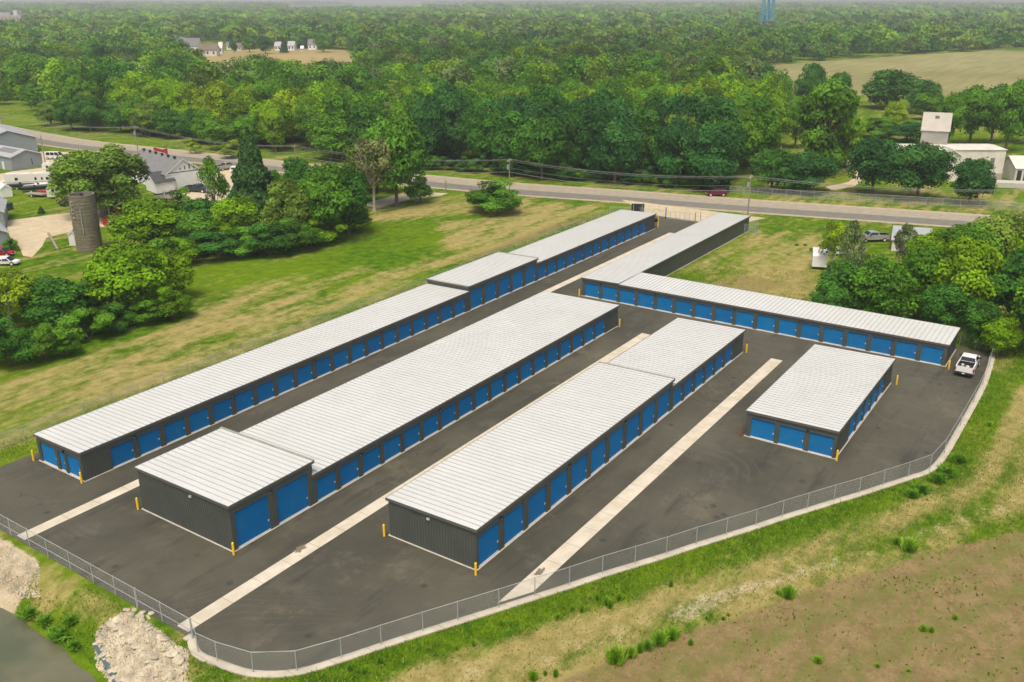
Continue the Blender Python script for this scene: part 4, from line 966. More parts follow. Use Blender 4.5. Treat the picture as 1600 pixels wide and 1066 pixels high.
# the rest of the wood, past the nearest three hundred trees: one mass
rest = cand[NEAR:]
def far_mass(rest, name, label, ncards, kinds, seed):
    rest = rest[np.random.default_rng(seed).uniform(size=len(rest)) < .93]
    r = np.random.default_rng(seed); V = []; T = []; K = []
    protos = [make_crown(100 + i, k, ncards) for i, k in enumerate(kinds)]
    cols = np.array([TC[c_] for c_ in ('deep', 'mid', 'mid', 'bright', 'olive', 'deep', 'deep', 'grey', 'mid', 'bright', 'mid', 'olive')])
    for x, y, px_, d, stp in rest:
        cen, nrm, size, tone = protos[r.integers(len(protos))]
        big = r.uniform() ; h = 7.5 + 12 * big + 3 * patch(x * 1.3, y * 1.3); w = max(stp * (1.0 + .55 * big), 9)
        a = r.uniform(0, 6.28); ca_, sa_ = math.cos(a), math.sin(a)
        c2 = np.stack([(cen[:, 0] * ca_ - cen[:, 1] * sa_) * w, (cen[:, 0] * sa_ + cen[:, 1] * ca_) * w, cen[:, 2] * h], 1)
        mul = (140.0 / ncards) ** .5 * 4.1
        v = cards(c2, nrm, size * w * mul, r) + np.array([x, y, 0]); V.append(v.astype('f4'))
        T.append(tone.astype('f4')); p_ = patch(x * .3, y * .3)
        ci = cols[int(r.integers(len(cols)))] * (1 + .18 * p_) * r.uniform(.85, 1.15); K.append(np.repeat(np.array([[*ci, 1]]), len(cen), 0))
    V = np.concatenate(V); n = len(V) // 4
    me = npmesh(name, V, np.arange(4 * n).reshape(n, 4), M['leaf_far'])
    at = me.attributes.new('tone', 'FLOAT', 'FACE'); at.data.foreach_set('value', np.concatenate(T))
    at = me.attributes.new('tint', 'FLOAT_COLOR', 'FACE'); at.data.foreach_set('color', np.concatenate(K).astype('f4').ravel())
    o = link(name, me); tag(o, label, 'woodland', kind='stuff'); print(name, len(rest), n); return o
r1 = rest[rest[:, 3] < 620]; r2 = rest[(rest[:, 3] >= 620) & (rest[:, 3] < 1500)]; r3 = rest[rest[:, 3] >= 1500]
far_mass(r1, 'wood', 'continuous green wood behind the nearest trees', 1500, ['broad', 'broad', 'oak', 'tall'], 1)
far_mass(r2, 'distant_wood', 'hazy green wood towards the town', 520, ['broad', 'oak', 'tall', 'broad'], 2)
far_mass(r3, 'horizon_wood', 'pale hazy tree cover along the horizon', 70, ['broad', 'oak'], 3)

# ---------------------------------------------------------------- roadside poles and wires
def pole(px, base, top, label, arm=True, lean=0.0, gear=False, pos=None):
    x, y = pos or G(px, base); h = hgt(x, y, top); root = thing('utility_pole', label, 'utility pole', (x, y, 0), R(100), 'utility poles along the road')
    mb = MB(); mb.tube([(0, 0, -.2), (lean, 0, h)], .17, 8, .11); mb.obj('pole_shaft', M['wood_grey'], root)
    if arm:
        mb = MB(); mb.box(-.06 + lean, .06 + lean, -1.2, 1.2, h - .75, h - .6); mb.obj('crossarm', M['wood_grey'], root)
        for yy in (-1.1, -.4, .4, 1.1):
            mb = MB(); mb.tube([(lean, yy, h - .6), (lean, yy, h - .35)], .05, 6); mb.obj('insulator', M['white'], root)
    if gear:
        mb = MB(); mb.tube([(.38, 0, h - 2.6), (.38, 0, h - 1.6)], .24, 10); mb.obj('transformer', M['galv'], root)
    return Vector((x, y, h))
p1 = pole(8, 216, 180, 'utility pole behind the grey barn at the far left', gear=True)
p2 = pole(218, 254, 196, 'utility pole behind the white workshop roof', gear=True)
p3 = pole(462, 250, 226, 'utility pole on the grass beyond the road, right of the spruce')
p4 = pole(796, 308, 247, 'utility pole rising behind the lone roadside bush', gear=True)
p5 = pole(1167, 347, 273, 'tall utility pole behind the far end of the L shaped building', gear=True)
p6 = pole(1214, 297, 228, 'leaning grey pole in front of the dark oak', arm=False)
p7 = pole(72, 262, 212, 'slim lamp pole beside the grey metal sheds', arm=False)
p8 = pole(1700, 395, 290, 'utility pole outside the right picture edge')
pole(697, 300, 282, 'short pole at the roadside left of the lone bush', arm=False)
def span(a, b_, sag, k, lab):
    mb = MB(); d_ = (b_ - a); n_ = Vector((-d_.y, d_.x, 0)).normalized()
    for o_ in k:
        pts = []
        for i in range(13):
            t_ = i / 12; p = a.lerp(b_, t_) + n_ * o_[0]; p.z += o_[1] - 4 * sag * t_ * (1 - t_); pts.append(tuple(p))
        mb.tube(pts, o_[2], 4, cap=False)
    tag(mb.obj('overhead_wires', M['wire']), lab, 'wires', 'overhead wires strung between the utility poles')
ks = [(-1.1, -.4, .028), (.4, -.4, .028), (1.1, -.4, .028), (0, -3.2, .05), (0, -2.2, .025)]
span(p1, p2, 1.4, ks, 'wires between the grey barn pole and the workshop pole')
span(p2, p3, 1.6, ks, 'wires between the workshop pole and the pole right of the spruce')
span(p3, p4, 1.6, ks, 'wires crossing behind the half dead tree')
span(p4, p5, 1.4, ks, 'wires in front of the dark wood between the lone bush and the L shaped building')
span(p5, p8, 1.5, ks, 'wires crossing in front of the dark oaks at the right')

# ---------------------------------------------------------------- small buildings
def gabled(name, label, cat, p0, p1, L, H, rise, wall, roof_m, over=.35, openings=(), roofthick=.12, vents=0, z=0):
    """p0, p1: photo feet of the gable end seen (p1 to the right of p0); the body runs back by L on the left of p0->p1"""
    a = Vector((*G(*p0), z)) if not isinstance(p0, Vector) else p0; b_ = Vector((*G(*p1), z)) if not isinstance(p1, Vector) else p1
    u = b_ - a; Wd = u.length; ang = math.atan2(u.y, u.x)
    root = thing(name, label, cat, tuple(a), ang)
    mb = MB(); w = Wd
    mb.poly([(0, 0, 0), (w, 0, 0), (w, 0, H), (w / 2, 0, H + rise), (0, 0, H)]); mb.poly([(0, L, 0), (0, L, H), (w / 2, L, H + rise), (w, L, H), (w, L, 0)])
    mb.quad((0, L, 0), (0, 0, 0), (0, 0, H), (0, L, H)); mb.quad((w, 0, 0), (w, L, 0), (w, L, H), (w, 0, H)); mb.obj('wall', M[wall], root)
    mb = MB(); sl_ = rise / (w / 2); o = over
    for sx in (0, 1):
        x0, x1 = (-o, w / 2) if sx == 0 else (w + o, w / 2); z0_, z1_ = H - sl_ * o + .03, H + rise + .03
        t_ = roofthick
        v = [(x0, -o, z0_), (x1, -o, z1_), (x1, L + o, z1_), (x0, L + o, z0_)]
        n = len(mb.v); mb.v += v + [(x, y, z_ + t_) for x, y, z_ in v]
        for qd in ((0, 3, 2, 1), (4, 5, 6, 7), (0, 1, 5, 4), (1, 2, 6, 5), (2, 3, 7, 6), (3, 0, 4, 7)): mb.f.append(tuple(n + j for j in qd)); mb.m.append(0)
    mb.obj('roof', M[roof_m], root)
    mb = MB()
    for yy in (-o - .05,):
        for sx in (0, 1):
            x0, x1 = (-o, w / 2) if sx == 0 else (w + o, w / 2); z0_, z1_ = H - sl_ * o, H + rise
            mb.poly([(x0, yy, z0_ - .12), (x1, yy, z1_ - .12), (x1, yy, z1_ + .14), (x0, yy, z0_ + .14)])
    mb.obj('barge_board', M['white'], root)
    # openings: (face, s0, s1, z0, z1, name, material) face g = gable, l = left long wall (x = 0), r = right long wall
    for f_, s0, s1, z0_, z1_, nm, mt in openings:
        mb = MB()
        if f_ == 'g': mb.box(s0, s1, -.05, .03, z0_, z1_)
        elif f_ == 'l': mb.box(-.05, .03, s0, s1, z0_, z1_)
        elif f_ == 'r': mb.box(w - .03, w + .05, s0, s1, z0_, z1_)
        elif f_ == 'R':      # on the left roof slope, from s0..s1 along, z0..z1 as share of the slope
            t_ = roofthick + .03; pts = []
            for yy, q_ in ((s0, z0_), (s1, z0_), (s1, z1_), (s0, z1_)): pts.append((w / 2 * q_, yy, H + rise * q_ + t_ + .02))
            mb.poly(list(reversed(pts))); mb.poly([(a_, b2, c_ - .02) for a_, b2, c_ in pts])
        mb.obj(nm, M[mt], root)
    for i in range(vents):
        yy = L * (i + .7) / (vents + .4); mb = MB(); mb.box(w / 2 - .9, w / 2 - .4, yy, yy + .45, H + rise - .1, H + rise + .42); mb.obj('roof_vent', M['black'], root)
    return root
# white workshop: gable end faces the camera-right, body runs left along the road
wk = gabled('workshop', 'long white workshop with a grey shingle roof and louvred gable', 'building', (262, 300), (318, 292), 22, 4.2, 3.1, 'white', 'greyroof', vents=6,
       openings=[('g', 7.2, 10.2, 0, 3.2, 'garage_door', 'tan_rv'), ('g', .05, 12.6, 4.25, 4.4, 'band', 'black')] + [('g', 3.6 + i * 1.15, 3.95 + i * 1.15, 4.8, 5.5 + .35 * (2 - abs(i - 2.5)), 'gable_louvre', 'greyroof') for i in range(6)])
x, y = G(246, 303)
gabled('lean_shed', 'small white annexe with a dark shingle roof at the corner of the workshop', 'building', Vector((x + 1.5, y + 6.2, 0)), Vector((x, y + .2, 0)), 4.5, 2.7, 1.8, 'white', 'darkroof', openings=[('l', .8, 1.9, 0, 2.1, 'door', 'tan_rv')])
# red arrow shaped sign standing behind the workshop ridge
wa = wk.rotation_euler[2]; wl = (Vector((*G(318, 292), 0)) - Vector((*G(262, 300), 0))).length
rp = wk.matrix_basis @ Vector((wl / 2, 11.5, 0))
root = thing('roof_sign', 'red wedge shaped sign board on the ridge of the white workshop', 'sign', (rp.x, rp.y, 7.38), wa - math.pi / 2)
mb = MB(); mb.prism([(-3.8, .25), (1.8, .35), (3.8, .1), (3.8, 1.6), (1.5, 1.05), (-3.8, 1.05)], -.1, .1); mb.obj('sign_panel', M['redpaint'], root)
for sx in (-3.0, 3.0):
    mb = MB(); mb.box(sx - .05, sx + .05, .11, .21, -.05, .9); mb.obj('post', M['galv'], root)
gabled('metal_shed', 'pale grey metal shed with a white roof and dark roof panel at the left', 'shed', (19.5, 267), (68, 260), 24, 3.6, 1.5, 'greywall', 'lightroof', openings=[('l', 3.8, 4.9, 0, 2.1, 'door', 'white'), ('R', 1.5, 10, .35, .85, 'roof_panel', 'greyroof'), ('g', 5.6, 5.75, .8, 2.6, 'handle', 'black')])
gabled('barn', 'grey barn with a dark edged roof behind the pale metal shed', 'barn', (-26, 246), (60, 238), 26, 4.6, 2.5, 'greywall', 'lightroof')
gabled('farm_shed', 'blue grey shed at the left edge beside the gravel yard', 'shed', (-75, 405), (17, 392), 14, 3.6, 2.4, 'greywall', 'lightroof')
gabled('farm_shed', 'second grey roofed shed behind the blue grey one at the left edge', 'shed', (-60, 362), (9, 356), 12, 3.4, 2.0, 'greywall', 'lightroof')
gabled('garden_shed', 'tiny white gabled shed at the left edge near the boats', 'shed', (3, 309), (20.5, 307), 4, 1.9, .9, 'white', 'white', over=.1)
x, y = G(122, 385)
gabled('pump_house', 'small white hut with a grey roof leaning against the silo', 'shed', (109, 384), (123, 383.5), 3.2, 2.2, .5, 'white', 'greyroof', over=.1)
# silo
x, y = G(141, 391); h = hgt(x, y, 303); root = thing('silo', 'roofless concrete stave silo on the farm lawn', 'silo', (x, y, 0)); sr = 38.5 * P(x, y, h / 2)[2] / F_PX / 2
mb = MB(); sg_ = 40
for i in range(sg_):
    a0, a1 = 2 * math.pi * i / sg_, 2 * math.pi * (i + 1) / sg_
    c0, s0, c1, s1 = math.cos(a0), math.sin(a0), math.cos(a1), math.sin(a1); ri = sr - .22; ht = h
    mb.quad((sr * c0, sr * s0, 0), (sr * c1, sr * s1, 0), (sr * c1, sr * s1, ht), (sr * c0, sr * s0, ht)); mb.quad((ri * c1, ri * s1, 0), (ri * c0, ri * s0, 0), (ri * c0, ri * s0, ht), (ri * c1, ri * s1, ht)); mb.quad((sr * c0, sr * s0, ht), (sr * c1, sr * s1, ht), (ri * c1, ri * s1, ht), (ri * c0, ri * s0, ht))
mb.obj('silo_wall', M['silo'], root)
k = int(h / .62)
for i in range(k):
    mb = MB(); z_ = .3 + i * h / k; z_ = min(z_, h - .1)
    mb.tube([((sr + .02) * math.cos(2 * math.pi * j / 32), (sr + .02) * math.sin(2 * math.pi * j / 32), z_) for j in range(33)], .03, 4, cap=False); mb.obj('hoop', M['rust'], root)
va = math.atan2(-y, -x)
mb = MB(); a = va - .9 + 1.2
def onsilo(da, z_, o=.15): return ((sr + o) * math.cos(va + da), (sr + o) * math.sin(va + da), z_)
mb.tube([onsilo(-.25, h * .35), onsilo(-.25, h * .78)], .09, 6); mb.obj('filler_pipe', M['galv'], root)
mb = MB(); mb.tube([onsilo(-.95, h * .70), onsilo(-.95, h * .92)], .07, 6)
for z_ in (.62, .70, .76, .84, .9): mb.tube([onsilo(-.95, h * z_), onsilo(-.72, h * z_)], .06, 6)
mb.obj('ladder', M['galv'], root)
mb = MB(); mb.box(-.4, .4, -.3, .3, 0, .45); mb.obj('top_hatch', M['black'], root, loc=(sr * .1 - .3, -.2, h - .35), rot=(0, 0, va))
# street lamp
x, y = G(172, 340); h = hgt(x, y, 292); root = thing('street_lamp', 'grey street lamp with a long curved arm beside the silo', 'street lamp', (x, y, 0), -math.atan2(HX, HY) + math.pi)
root.rotation_euler = (0, 0, math.atan2(right.y, right.x))
mb = MB(); mb.tube([(0, 0, 0), (-.3, 0, h * 1.03)], .14, 8, .09); mb.obj('pole_shaft', M['galv'], root)
mb = MB(); mb.tube([(-.2, 0, h * .86), (.2, 0, h * .93), (1.0, 0, h * .965), (2.6, 0, h * .97)], .06, 6); mb.obj('arm', M['galv'], root)
mb = MB(); mb.box(2.4, 3.1, -.16, .16, h * .955, h * .985); mb.obj('lamp_head', M['latch'], root)
# farm lawn odds and ends
x, y = G(173, 350); root = thing('dumpster', 'red open topped bin beside the gravel lane by the silo', 'skip', (x, y, 0), R(-25)); mb = MB()
mb.box(-1.5, 1.5, -1, -.93, .12, 1.3); mb.box(-1.5, 1.5, .93, 1, .12, 1.3); mb.box(-1.5, -1.43, -.93, .93, .12, 1.3); mb.box(1.43, 1.5, -.93, .93, .12, 1.3); mb.box(-1.43, 1.43, -.93, .93, .12, .2); mb.obj('bin_body', M['redpaint'], root)
mb = MB(); mb.box(-.5, .3, -1.03, -1.0, .6, .95); mb.obj('white_patch', M['white'], root)
mb = MB(); mb.box(-1.4, 1.4, -.9, .9, .7, 1.1); mb.obj('scrap_load', M['black'], root)
x, y = G(9, 329); root = thing('dumpster', 'dark green bin at the left edge of the farm lawn', 'skip', (x, y, 0), R(10)); mb = MB(); mb.box(-1.3, 1.3, -.9, .9, .1, 1.4); mb.obj('bin_body', M['greenbin'], root); mb = MB(); mb.box(-1.35, 1.35, -.95, .95, 1.4, 1.5); mb.obj('lid', M['black'], root)
a, b_ = G(76, 366), G(90, 391); x, y = a; L = math.hypot(b_[0] - x, b_[1] - y); mb = MB(); mb.box(0, L, -.2, .2, 0, .35); o = mb.obj('timber_beam', M['wood_grey'], None, loc=(x, y, 0), rot=(0, 0, math.atan2(b_[1] - y, b_[0] - x))); tag(o, 'long pale timber beam lying on the lawn left of the silo', 'beam')

# ---------------------------------------------------------------- grain elevator at the right
x0, y0 = G(1440, 284); x1, y1 = G(1480, 285)
RU = Vector((right.x, right.y, 0)); BK = Vector((HX, HY, 0))
def mpp(px, py): return P(*G(px, py), 0)[2] / F_PX
m_ = mpp(1500, 283)
def cbld(name, label, cat, px0, px1, base, ydepth, ytop_front, rise_back, wall, roof_m, face=False, ridge=.5, parts=()):
    """a long building whose long side faces the camera: feet at photo columns px0..px1 on row base"""
    a = Vector((*G(px0, base), 0)); b_ = Vector((*G(px1, base), 0)); u = b_ - a; L = u.length; ang = math.atan2(u.y, u.x)
    if face: ang = math.atan2(a.y, a.x) - math.pi / 2; L *= .93          # turned square to the line of sight of its left end
    root = thing(name, label, cat, tuple(a), ang); H = ytop_front; W_ = ydepth; rh = rise_back
    mb = MB(); yr = W_ * ridge
    mb.quad((0, 0, 0), (L, 0, 0), (L, 0, H), (0, 0, H)); mb.quad((L, W_, 0), (0, W_, 0), (0, W_, H), (L, W_, H))
    mb.poly([(0, W_, 0), (0, 0, 0), (0, 0, H), (0, yr, H + rh), (0, W_, H)]); mb.poly([(L, 0, 0), (L, W_, 0), (L, W_, H), (L, yr, H + rh), (L, 0, H)]); mb.obj('wall', M[wall], root)
    mb = MB(); o = .25
    s1 = rh / yr; s2 = rh / (W_ - yr)
    for (ya, za, yb, zb) in ((-o, H - s1 * o, yr, H + rh), (W_ + o, H - s2 * o, yr, H + rh)):
        v = [(-o, ya, za + .03), (L + o, ya, za + .03), (L + o, yb, zb + .03), (-o, yb, zb + .03)]; n = len(mb.v); mb.v += v + [(p[0], p[1], p[2] + .1) for p in v]
        for qd in ((0, 3, 2, 1), (4, 5, 6, 7), (0, 1, 5, 4), (1, 2, 6, 5), (2, 3, 7, 6), (3, 0, 4, 7)): mb.f.append(tuple(n + j for j in qd)); mb.m.append(0)
    mb.obj('roof', M[roof_m], root)
    for nm, s0, s1_, q0, q1, mt, where in parts:
        mb = MB()
        if where == 'roof':
            pts = [(L * s0, yr * q0, H + rh * q0 + .16), (L * s1_, yr * q0, H + rh * q0 + .16), (L * s1_, yr * q1, H + rh * q1 + .16), (L * s0, yr * q1, H + rh * q1 + .16)]; mb.poly(pts); mb.poly([(a_, b2, c_ - .02) for a_, b2, c_ in reversed(pts)])
        else: mb.box(L * s0, L * s1_, -.06, .03, H * q0, H * q1)
        mb.obj(nm, M[mt], root)
    return root
ts = cbld('tin_shed', 'long flat topped cream tin shed with tall grey windows beside the grain elevator', 'shed', 1393, 1564, 282, 10, 7.6, .25, 'offwhite', 'offwhite', ridge=.7,
     parts=[('window', .655, .695, .42, .74, 'greyroof', 'w'), ('window', .775, .815, .42, .74, 'greyroof', 'w'), ('window', .87, .91, .40, .74, 'greyroof', 'w'), ('loading_ledge', .0, 1.0, .0, .235, 'tin', 'w')])
cbld('grain_elevator', 'tall weathered grey tin grain elevator tower rising behind the oaks', 'grain elevator', 1430, 1471, 272, 4.8, 11.6, 4.0, 'tin_dark', 'tin', face=True, ridge=.5, parts=[('louvre', .42, .58, .62, .80, 'black', 'roof')])
a = Vector((*G(1466, 283.5), 0)); gabled('elevator_annexe', 'gabled tin annexe in front of the grain elevator tower', 'shed', a, a + RU * 4.8, 6, 6.4, 1.5, 'offwhite', 'tin', openings=[('g', 2.2, 2.7, 6.5, 7.0, 'vent', 'black'), ('g', 1.0, 1.15, 3.6, 5.8, 'chute_slot', 'black'), ('g', 3.4, 3.55, 2.5, 5.8, 'chute_slot', 'black')])
cbld('small_shed', 'small cream shed with two dark doors at the right edge', 'shed', 1584, 1622, 283, 7, 3.2, 2.4, 'offwhite', 'offwhite', ridge=.6, parts=[('door', .08, .26, .02, .85, 'cardark', 'w'), ('door', .36, .56, .02, .85, 'cardark', 'w'), ('door', .64, .84, .02, .85, 'cardark', 'w')])
a, b_ = Vector((*G(1548, 292.5), 0)), Vector((*G(1680, 298), 0)); mb = MB(); L = (b_ - a).length; mb.box(0, L, 0, .3, 0, 1.15); mb.box(0, L, .3, 5, -.1, 1.0); o = mb.obj('loading_dock', M['concrete'], None, loc=tuple(a), rot=(0, 0, math.atan2(b_.y - a.y, b_.x - a.x))); tag(o, 'low stained concrete loading dock below the small shed', 'wall')
cbld('low_house', 'low building with a pale grey roof behind the right thicket', 'building', 1392, 1450, 392, 10, 2.0, .8, 'offwhite', 'lightroof', face=True, ridge=.85)
cbld('low_house', 'house with a dusty pinkish roof behind the right edge trees', 'building', 1568, 1640, 412, 10, 2.8, 2.0, 'offwhite', 'offwhite')
x, y = G(1455, 474); root = thing('cabinet', 'grey white box half hidden under the right thicket', 'box', (x, y, 0), R(20)); mb = MB(); mb.box(-.9, .9, -.5, .5, 0, 1.1); mb.obj('cabinet_body', M['offwhite'], root); mb = MB(); mb.box(-.95, .95, -.55, .55, 1.1, 1.2); mb.obj('lid', M['lightroof'], root)

# ---------------------------------------------------------------- far houses, tower, mill
def fhouse(px, base, wpx, top, label, wall='white', roofm='greyroof', name='house', yaw=0, dep=9, cat='house', wins=3, shr=.55):
    x, y = G(px, base); m_ = P(x, y, 0)[2] / F_PX; w = wpx * m_; h = max(hgt(x, y, top), 2.5)
    root = thing(name, label, cat, (x, y, 0), math.atan2(right.y, right.x) + yaw); H = h * shr; rise = h - H; d = dep
    mb = MB(); mb.quad((-w / 2, 0, 0), (w / 2, 0, 0), (w / 2, 0, H), (-w / 2, 0, H)); mb.quad((w / 2, d, 0), (-w / 2, d, 0), (-w / 2, d, H), (w / 2, d, H))
    mb.poly([(-w / 2, d, 0), (-w / 2, 0, 0), (-w / 2, 0, H), (-w / 2, d / 2, h), (-w / 2, d, H)]); mb.poly([(w / 2, 0, 0), (w / 2, d, 0), (w / 2, d, H), (w / 2, d / 2, h), (w / 2, 0, H)]); mb.obj('wall', M[wall], root)
    mb = MB(); o = .4
    for ya, yb in ((-o, d / 2), (d + o, d / 2)):
        za, zb = H - rise / (d / 2) * o + .04, h + .04; v = [(-w / 2 - o, ya, za), (w / 2 + o, ya, za), (w / 2 + o, yb, zb), (-w / 2 - o, yb, zb)]; n = len(mb.v); mb.v += v + [(p[0], p[1], p[2] + .15) for p in v]
        for qd in ((0, 3, 2, 1), (4, 5, 6, 7), (0, 1, 5, 4), (1, 2, 6, 5), (2, 3, 7, 6), (3, 0, 4, 7)): mb.f.append(tuple(n + j for j in qd)); mb.m.append(0)
    mb.obj('roof', M[roofm], root)
    for i in range(wins):
        xx = -w / 2 + w * (i + .5) / wins; mb = MB(); mb.box(xx - .6, xx + .6, -.07, .02, H * .35, H * .75); mb.obj('window', M['glass'], root)
    return root
fhouse(284, 86, 13, 58, 'white gabled house, tallest in the far clearing', 'white', 'greyroof', yaw=.5, wins=2, dep=8)
fhouse(300, 86, 24, 60, 'long house with an olive grey roof in the far clearing', 'white', 'greyroof', wins=4)
fhouse(325, 88, 28, 70, 'low brown roofed house right of the olive grey one', 'offwhite', 'brownroof', wins=3)
fhouse(345, 84, 5, 66, 'narrow cream shed between far houses', 'tan_rv', 'offwhite', 'farm_outbuilding', wins=1, dep=5, cat='shed')
fhouse(228, 84, 15, 62, 'brown roofed house half hidden left of the far clearing', 'offwhite', 'brownroof')
fhouse(358, 78, 8, 66, 'small white house behind the brown field', 'white', 'greyroof', wins=1, dep=6)
fhouse(372, 79, 9, 68, 'cream house among dark trees beyond the brown field', 'offwhite', 'brownroof', wins=2)
fhouse(434, 79, 9, 66, 'pale house at the left of the mid field trees', 'white', 'lightroof', wins=2)
fhouse(455, 79, 10, 65, 'white house right of the pale one by the brown field', 'white', 'lightroof', wins=2)
fhouse(488, 78, 13, 62, 'white two storey house with a grey roof above the brown field', 'white', 'greyroof', wins=2)
fhouse(472, 80, 4, 72, 'tiny white shed beside the brown field', 'white', 'white', 'farm_outbuilding', wins=1, dep=4, cat='shed')
fhouse(616, 62, 16, 52, 'white roofed house glimpsed in the middle wood', 'white', 'tan_rv', dep=12)
fhouse(480, 30, 22, 20, 'large pale hall far away above the mid field', 'offwhite', 'brownroof', 'hall', dep=25, cat='building', shr=.7)
fhouse(1040, 50, 8, 39, 'white gabled house beyond the middle wood', 'white', 'lightroof', wins=1)
fhouse(1118, 52, 60, 43, 'long flat cream roofed hall left of the water tower', 'brick', 'tan_rv', 'hall', dep=24, cat='building', shr=.85, wins=8)
fhouse(1185, 47, 44, 38, 'long low brown roofed building at the foot of the water tower', 'white', 'brick', 'hall', dep=24, cat='building', shr=.75, wins=6)
fhouse(1262, 45, 12, 35, 'white house right of the water tower', 'white', 'tan_rv', wins=2)
fhouse(1456, 22, 18, 13, 'far white building, the left one near the horizon', 'white', 'white', 'hall', dep=30, cat='building', wins=2)
fhouse(1566, 24, 38, 15, 'long far white building near the horizon at the right', 'white', 'white', 'hall', dep=40, cat='building', wins=4)
fhouse(276, 17, 10, 10, 'tiny white building near the horizon at the left', 'white', 'white', 'hall', dep=40, cat='building', wins=1)
fhouse(385, 27, 16, 21, 'white sheds in the distance above the left field', 'white', 'white', 'hall', dep=20, cat='building', wins=3)
x, y = G(116, 146)
fhouse(118, 146, 50, 133, 'low red building with a pale flat roof in the left wood', 'brick', 'offwhite', 'low_hall', dep=8, cat='building', shr=.9, wins=4)
for a, b_, c_, lab in ((123, 145, 100, 'taller white mast beside the red building in the wood'), (131, 146, 111, 'shorter white mast beside the red building in the wood')):
    x, y = G(a, b_); h = hgt(x, y, c_); root = thing('mast', lab, 'mast', (x, y, 0)); mb = MB(); mb.tube([(0, 0, 0), (0, 0, h)], .22, 6, .12); mb.obj('pole_shaft', M['latch'], root); mb = MB(); mb.box(-.5, .5, -.3, .3, h - .6, h); mb.obj('lamp_head', M['galv'], root)
# mill at the far left
x, y = G(12, 46); m_ = P(x, y, 0)[2] / F_PX; root = thing('mill', 'big pale industrial mill on the horizon at the far left', 'factory', (x, y, 0), math.atan2(right.y, right.x))
for nm, a, b_, z0_, z1_, d0, mt in (('main_block', -22, 24, 0, 20, 0, 'tin'), ('upper_block', -20, 6, 20.01, 24, 3, 'lightroof'), ('tower_block', 12, 18, 20.01, 27, 2, 'offwhite'), ('low_wing', -26, 16, 0, 9, -14.1, 'brick')):
    mb = MB(); mb.box(a * m_, b_ * m_, d0, d0 + 14, z0_, z1_); mb.obj(nm, M[mt], root)
for i in range(7):
    mb = MB(); xx = (-19 + i * 6) * m_; mb.box(xx, xx + 2.4 * m_, -.08, -.02, 11, 17); mb.obj('window', M['greyroof'], root)
# water tower
x, y = G(1197, 47); h0 = hgt(x, y, -34); m_ = P(x, y, 0)[2] / F_PX; root = thing('water_tower', 'light blue legged water tower beyond the wood, its tank above the picture', 'water tower', (x, y, 0)); rb, rt_ = 9.6 * m_, 8.6 * m_
h0 = min(h0, 46)
for k in range(8):
    a = 2 * math.pi * (k + .25) / 8; mb = MB(); mb.tube([(rb * math.cos(a), rb * math.sin(a), 0), (rt_ * math.cos(a), rt_ * math.sin(a), h0)], .62, 8); mb.obj('leg', M['towerblue'], root)
mb = MB(); mb.tube([(0, 0, 0), (0, 0, h0)], 1.1, 12); mb.obj('riser_pipe', M['towerblue'], root)
for z_ in (h0 * .3, h0 * .62):
    r_ = rb + (rt_ - rb) * z_ / h0; mb = MB(); mb.tube([(r_ * math.cos(2 * math.pi * (j + .25) / 8), r_ * math.sin(2 * math.pi * (j + .25) / 8), z_) for j in range(9)], .18, 6); mb.obj('brace_ring', M['towerblue'], root)
mb = MB(); mb.tube([(0, 0, h0), (0, 0, h0 + 1.5), (0, 0, h0 + 4.5), (0, 0, h0 + 7.5), (0, 0, h0 + 9.2)], [rt_ * .5, rt_ * 1.15, rt_ * 1.45, rt_ * 1.1, .3], 24); mb.obj('tank', M['towerblue'], root)

